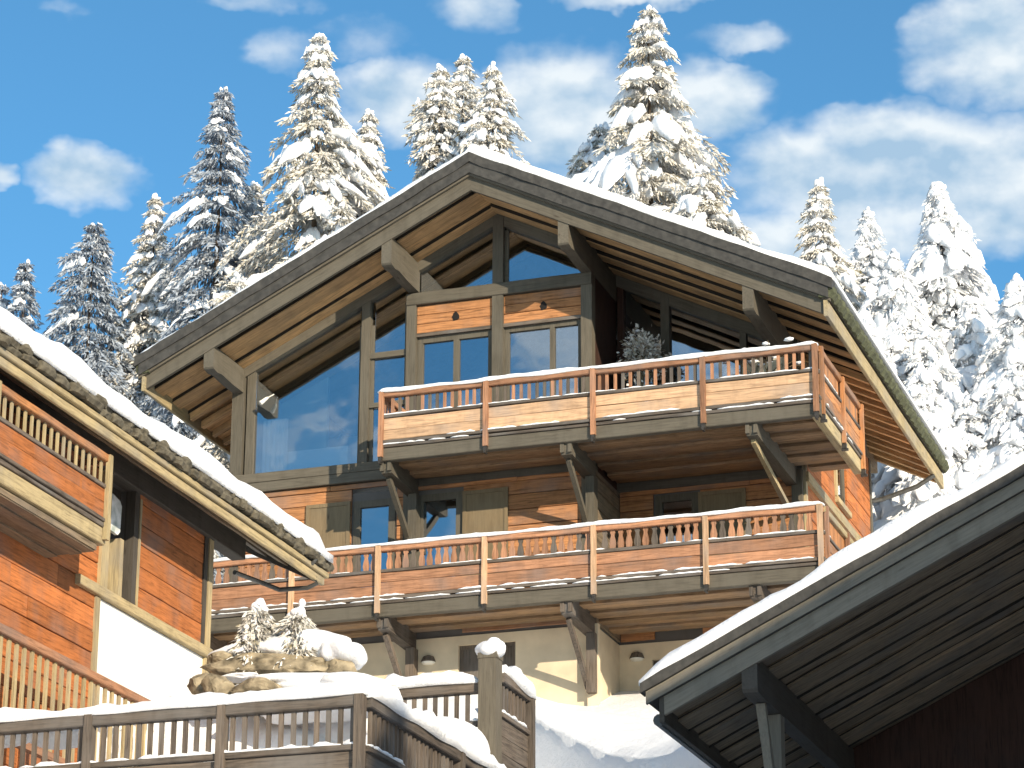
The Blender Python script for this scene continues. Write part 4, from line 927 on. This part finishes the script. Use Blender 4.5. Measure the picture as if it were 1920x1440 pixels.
# ================================================================== TREES
def tree(top, base, rw, dw, H, fol, snow, label, seed, lean=0.0, cat='spruce', step=.25, nb=6, fdens=1.0, pad=1.0, irr=.30, grp='snowy spruces behind the chalets', name='spruce_tree'):
    rg = np.random.default_rng(seed); tx, ty, tz = top; T = empty(name, (tx, ty, base), label, cat, grp)
    full = tz - base; H = min(H, full * .93)
    rad = lambda d: rw * (max(d, 0) / dw) ** .78
    m = MB(); n = 10; m.tube([(tx + lean * (1 - i / n) * 0, ty, base - .3 + (full) * i / n) for i in range(n + 1)], [max(.02, .20 * (1 - i / n) * full / 14) for i in range(n + 1)], 8); obj('trunk', m, 'bark', T, smooth=True)
    FV, FF_ = [], []; sm = MB(); d = .18; nf = 0
    wig = rg.uniform(0, 6.28, 3)
    while d < H:
        k = nb + (1 if d > 2 else 0); a0 = rg.uniform(0, 6.28)
        for b in range(k):
            az = a0 + 6.283 * b / k + rg.uniform(-.35, .35)
            side = 1 + .22 * math.sin(az * 2 + wig[0] + d * .7) + .16 * math.sin(az + wig[1] + d * 1.9)
            L = rad(d) * rg.uniform(1 - 1.3 * irr, 1 + .6 * irr) * side + .06
            dirv = np.array([math.cos(az), math.sin(az), 0]); sl = .25 - .38 * min(1, d / 4) + rg.uniform(-.15, .12); cv = -.42 - .25 * rg.random()
            P0 = np.array([tx, ty, tz - d]); ts_ = np.linspace(0, 1, 7)
            pts = np.array([P0 + dirv * L * t + np.array([0, 0, L * (sl * t + cv * t * t)]) for t in ts_])
            lat = np.array([-dirv[1], dirv[0], 0])
            # hanging needle sprays
            ns = int((22 + 85 * L) * fdens)
            t = rg.uniform(.12, 1.02, ns); c = P0 + dirv * (L * t)[:, None] + np.stack([0 * t, 0 * t, L * (sl * t + cv * t * t)], 1)
            spread = (.10 + .30 * L * (1 - .55 * t)) * rg.uniform(-1, 1, ns)
            c = c + lat * spread[:, None] + np.stack([0 * t, 0 * t, -.25 * np.abs(spread) - rg.uniform(0, .10, ns)], 1)
            ln = rg.uniform(.08, .30, ns) * (.55 + .45 * min(1, L)); 
            dv = dirv * rg.uniform(.1, .9, ns)[:, None] + lat * (np.sign(spread) * rg.uniform(.1, .8, ns))[:, None] + np.stack([0 * t, 0 * t, -rg.uniform(.15, 1.1, ns)], 1)
            dv /= np.linalg.norm(dv, axis=1)[:, None]; w = rg.normal(size=(ns, 3)); w -= (w * dv).sum(1)[:, None] * dv; w /= np.linalg.norm(w, axis=1)[:, None]
            hw = (.008 + ln * rg.uniform(.05, .11, ns))[:, None]
            tri = np.stack([c - w * hw * .6, c + dv * (ln * .45)[:, None] - w * hw, c + dv * ln[:, None], c + dv * (ln * .5)[:, None] + w * hw], 1)
            o = nf; FV.append(tri.reshape(-1, 3)); FF_.append(np.arange(ns * 4).reshape(-1, 4) + o); nf += ns * 4
            # snow draped over the bough: a main finger and side fingers on its twigs
            if rg.random() < snow * 1.05 and L > .10:
                nfk = 1 if L < .35 else 3 if L < .9 else 5
                for fk in range(nfk):
                    if rg.random() < .18: continue
                    if fk == 0: s0, s1, off = rg.uniform(.1, .35), rg.uniform(.88, 1.06), 0.0
                    else: s0 = rg.uniform(.2, .75); s1 = s0 + rg.uniform(.22, .42); off = (-1 if fk % 2 else 1) * rg.uniform(.55, 1.0)
                    W_ = (.045 + .085 * min(L, 1.5)) * rg.uniform(.6, 1.4) * pad * (1 if fk == 0 else .8); Hh = (.045 + .07 * min(L, 1.5)) * rg.uniform(.6, 1.5) * pad
                    q = 5; rings = []; jt = rg.uniform(.65, 1.3, q + 1)
                    for i in range(q + 1):
                        tt = s0 + (s1 - s0) * i / q; f = (.35, .85, 1, 1, .8, .25)[i] * jt[i]; so_ = off * (tt - s0) * L
                        cc = P0 + dirv * L * tt + lat * so_ + np.array([0, 0, L * (sl * tt + cv * tt * tt) - .28 * abs(so_)]) + rg.normal(size=3) * .018
                        rings.append([cc + lat * (W_ * f * math.cos(a) * rg.uniform(.8, 1.2)) + np.array([0, 0, Hh * f * math.sin(a) * (rg.uniform(.8, 1.25) if math.sin(a) > 0 else .5) + .02]) for a in (0, .9, 1.57, 2.25, 3.14, 4.71)])
                    sm.loft(rings)
        d += step * (1 + .10 * d) * rg.uniform(.85, 1.15)
    # leader: a stack of snow lumps
    for i in range(int(3 + 4 * snow)):
        q = rg.uniform(-.02, .9); rr = (.055 + .10 * q) * (.6 + .6 * snow)
        sm.blob((tx + rg.normal() * .035 * (1 + q), ty + rg.normal() * .03, tz - q), (rr * rg.uniform(.8, 1.3), rr, rr * rg.uniform(1.0, 1.7)), 2, .2, 2, int(rg.integers(1e6)))
    V = np.concatenate(FV); Fc = np.concatenate(FF_)
    cm = MB(); cm.v = V.tolist(); cm.f = [tuple(x) for x in Fc.tolist()]
    obj('crown', cm, fol, T, fix=False)
    if sm.v: obj('snow_load', sm, 'snow', T, smooth=True, fix=False)['kind'] = 'stuff'
    return T
TREES = [
 ((-19.31,20.0,12.14), .49,2.09, 5, 'fol_dark', .45, 'partly cropped snowy spruce at the far left edge of the frame'),
 ((-18.06,19.0,12.28), .61,2.36, 6, 'fol_dark', .40, 'small slender snow dusted spruce second from the left edge'),
 ((-15.00,17.0,12.20), 1.55,3.93, 9, 'fol_dark', .16, 'blue grey frosted spruce in shade with hardly any thick snow'),
 ((-13.75,18.0,13.17), .75,3.29, 9, 'fol_warm', .75, 'small sunlit spruce with fat snow lumps left of the tall dark spruce'),
 ((-11.44,17.0,15.52), 1.62,6.45, 11, 'fol_dark', .34, 'tall narrow dark spruce with a leaning white snow tip'),
 ((-8.75,17.0,16.65), 1.62,4.60, 11, 'fol_warm', .62, 'tall bright olive spruce left of the chalet ridge'),
 ((-7.93,18.5,14.98), .57,2.38, 8, 'fol_warm', .80, 'narrow snow laden spruce tucked against the right side of a taller one'),
 ((-6.52,20.0,16.74), .83,2.73, 8, 'fol_warm', .85, 'left spruce of the snow covered trio behind the ridge'),
 ((-6.24,21.0,17.51), .92,2.92, 8, 'fol_warm', .80, 'highest middle spruce of the trio behind the ridge'),
 ((-4.65,19.0,16.02), .88,2.81, 8, 'fol_warm', .90, 'right spruce of the trio, just left of the ridge tip'),
 ((0.16,17.0,15.99), 1.73,4.85, 10, 'fol_warm', .72, 'largest spruce of all, with wide snowy boughs right of the ridge'),
 ((-1.75,19.0,13.9), 1.25,1.67, 6, 'fol_warm', .65, 'lower bushy spruce at the left foot of the largest spruce'),
 ((4.37,17.0,10.63), .59,2.07, 7, 'fol_warm', .95, 'slim white spruce just beyond the right end of the roof ridge line'),
 ((4.07,24.0,12.74), .71,2.27, 7, 'fol_white', .80, 'distant pale bluish spruce in the gap right of the roof'),
 ((6.90,19.0,11.06), .98,2.08, 8, 'fol_white', .95, 'heavily plastered pointed white spruce at upper right'),
 ((6.29,16.0,8.14), .70,1.59, 7, 'fol_white', 1.0, 'stooping snow smothered spruce in front of the pointed white one'),
 ((9.25,15.0,6.74), .84,1.90, 7, 'fol_white', 1.0, 'white spruce cut off by the right edge of the frame'),
 ((7.54,20.0,9.14), .78,2.07, 8, 'fol_white', .95, 'rounded white spruce right of the pointed one'),
 ((5.87,14.5,6.2), .85,1.94, 6, 'fol_white', 1.0, 'broad snow buried spruce hugging the right eaves of the large chalet'),
 ((7.30,14.5,5.51), .96,2.54, 7, 'fol_white', 1.0, 'snow buried spruce above the dark chalet roof'),
 ((8.51,15.0,5.17), .83,2.53, 7, 'fol_white', 1.0, 'low white spruce behind the dark chalet roof near the right edge'),
 ((7.35,13.2,4.2), .95,1.6, 6, 'fol_white', 1.0, 'low rounded snow mound of a spruce just right of the eaves'),
 ((8.35,13.6,3.6), 1.0,1.6, 6, 'fol_white', 1.0, 'low white spruce half sunk behind the dark roof snow'),
 ((9.3,13.4,4.0), 1.0,1.8, 6, 'fol_white', 1.0, 'lowest white spruce at the right edge above the dark roof'),
 ((6.6,15.6,6.9), .9,1.8, 7, 'fol_white', 1.0, 'thickly coated spruce between the stooping one and the eaves'),
 ((8.0,16.5,7.0), .9,1.8, 7, 'fol_white', 1.0, 'thickly coated spruce in the middle of the white thicket'),
 ((-10.11,12.5,5.78), .96,1.46, 7, 'fol_dark', .25, 'low frosted spruce under the left roof overhang of the large chalet'),
 ((-14.4,19.0,10.2), .94,2.48, 8, 'fol_dark', .25, 'dusky spruce between the frosted one and the sunlit small one'),
 ((-12.26,21.0,14.6), .95,3.37, 8, 'fol_warm', .55, 'half hidden spruce between the two tall ones'),
 ((-9.9,15.0,9.2), 1.2,2.0, 8, 'fol_warm', .50, 'bushy snowy spruce just above the left roof slope'),
 ((-7.2,15.0,10.8), 1.1,2.0, 8, 'fol_warm', .45, 'bushy spruce low against the roof under the tall bright one'),
 ((1.9,15.5,10.7), 1.3,2.0, 7, 'fol_warm', .80, 'snowy bushy spruce close above the right roof slope'),
]
for i, (top, rw, dw, H, fol, sn, lab) in enumerate(TREES):
    b = float(gz(np.array([top[0]]), np.array([top[1]]))[0]); wh = fol == 'fol_white'
    tree(top, b, rw, dw, H, fol, sn, lab, 100 + i * 7, step=.30 if not wh else .22, pad=1.75 if wh else 1.3 if sn > .6 else 1.0, fdens=.8 if wh else 1.5, irr=.42 if i % 2 else .34) if 'largest spruce of all' not in lab else tree(top, b, 1.95, 4.85, H, fol, .78, lab, 911, step=.38, nb=5, pad=1.55, fdens=2.0, irr=.42)
# two tiny snow laden conifers on the rock garden
for i, (t, lab) in enumerate([((1.68, -8.95, -6.42), 'left dwarf conifer on the rock garden, bent under snow'), ((2.32, -8.95, -6.54), 'right dwarf conifer on the rock garden, wrapped in snow')]):
    tree(t, -7.5, .27, .75, .95, 'fol_warm', .75, lab, 900 + i, step=.10, nb=6, cat='dwarf conifer', grp='dwarf conifers on the rock garden', name='dwarf_conifer', pad=.85, fdens=2.2)
tree((28.4, -35.3, .4), -17.5, 1.7, 4.0, 10, 'fol_dark', .5, 'unseen snowy spruce added to shade the fence corner', 777, grp='spruces added out of view for shade')  # tree out of view, added to cast shade on post and fence corner
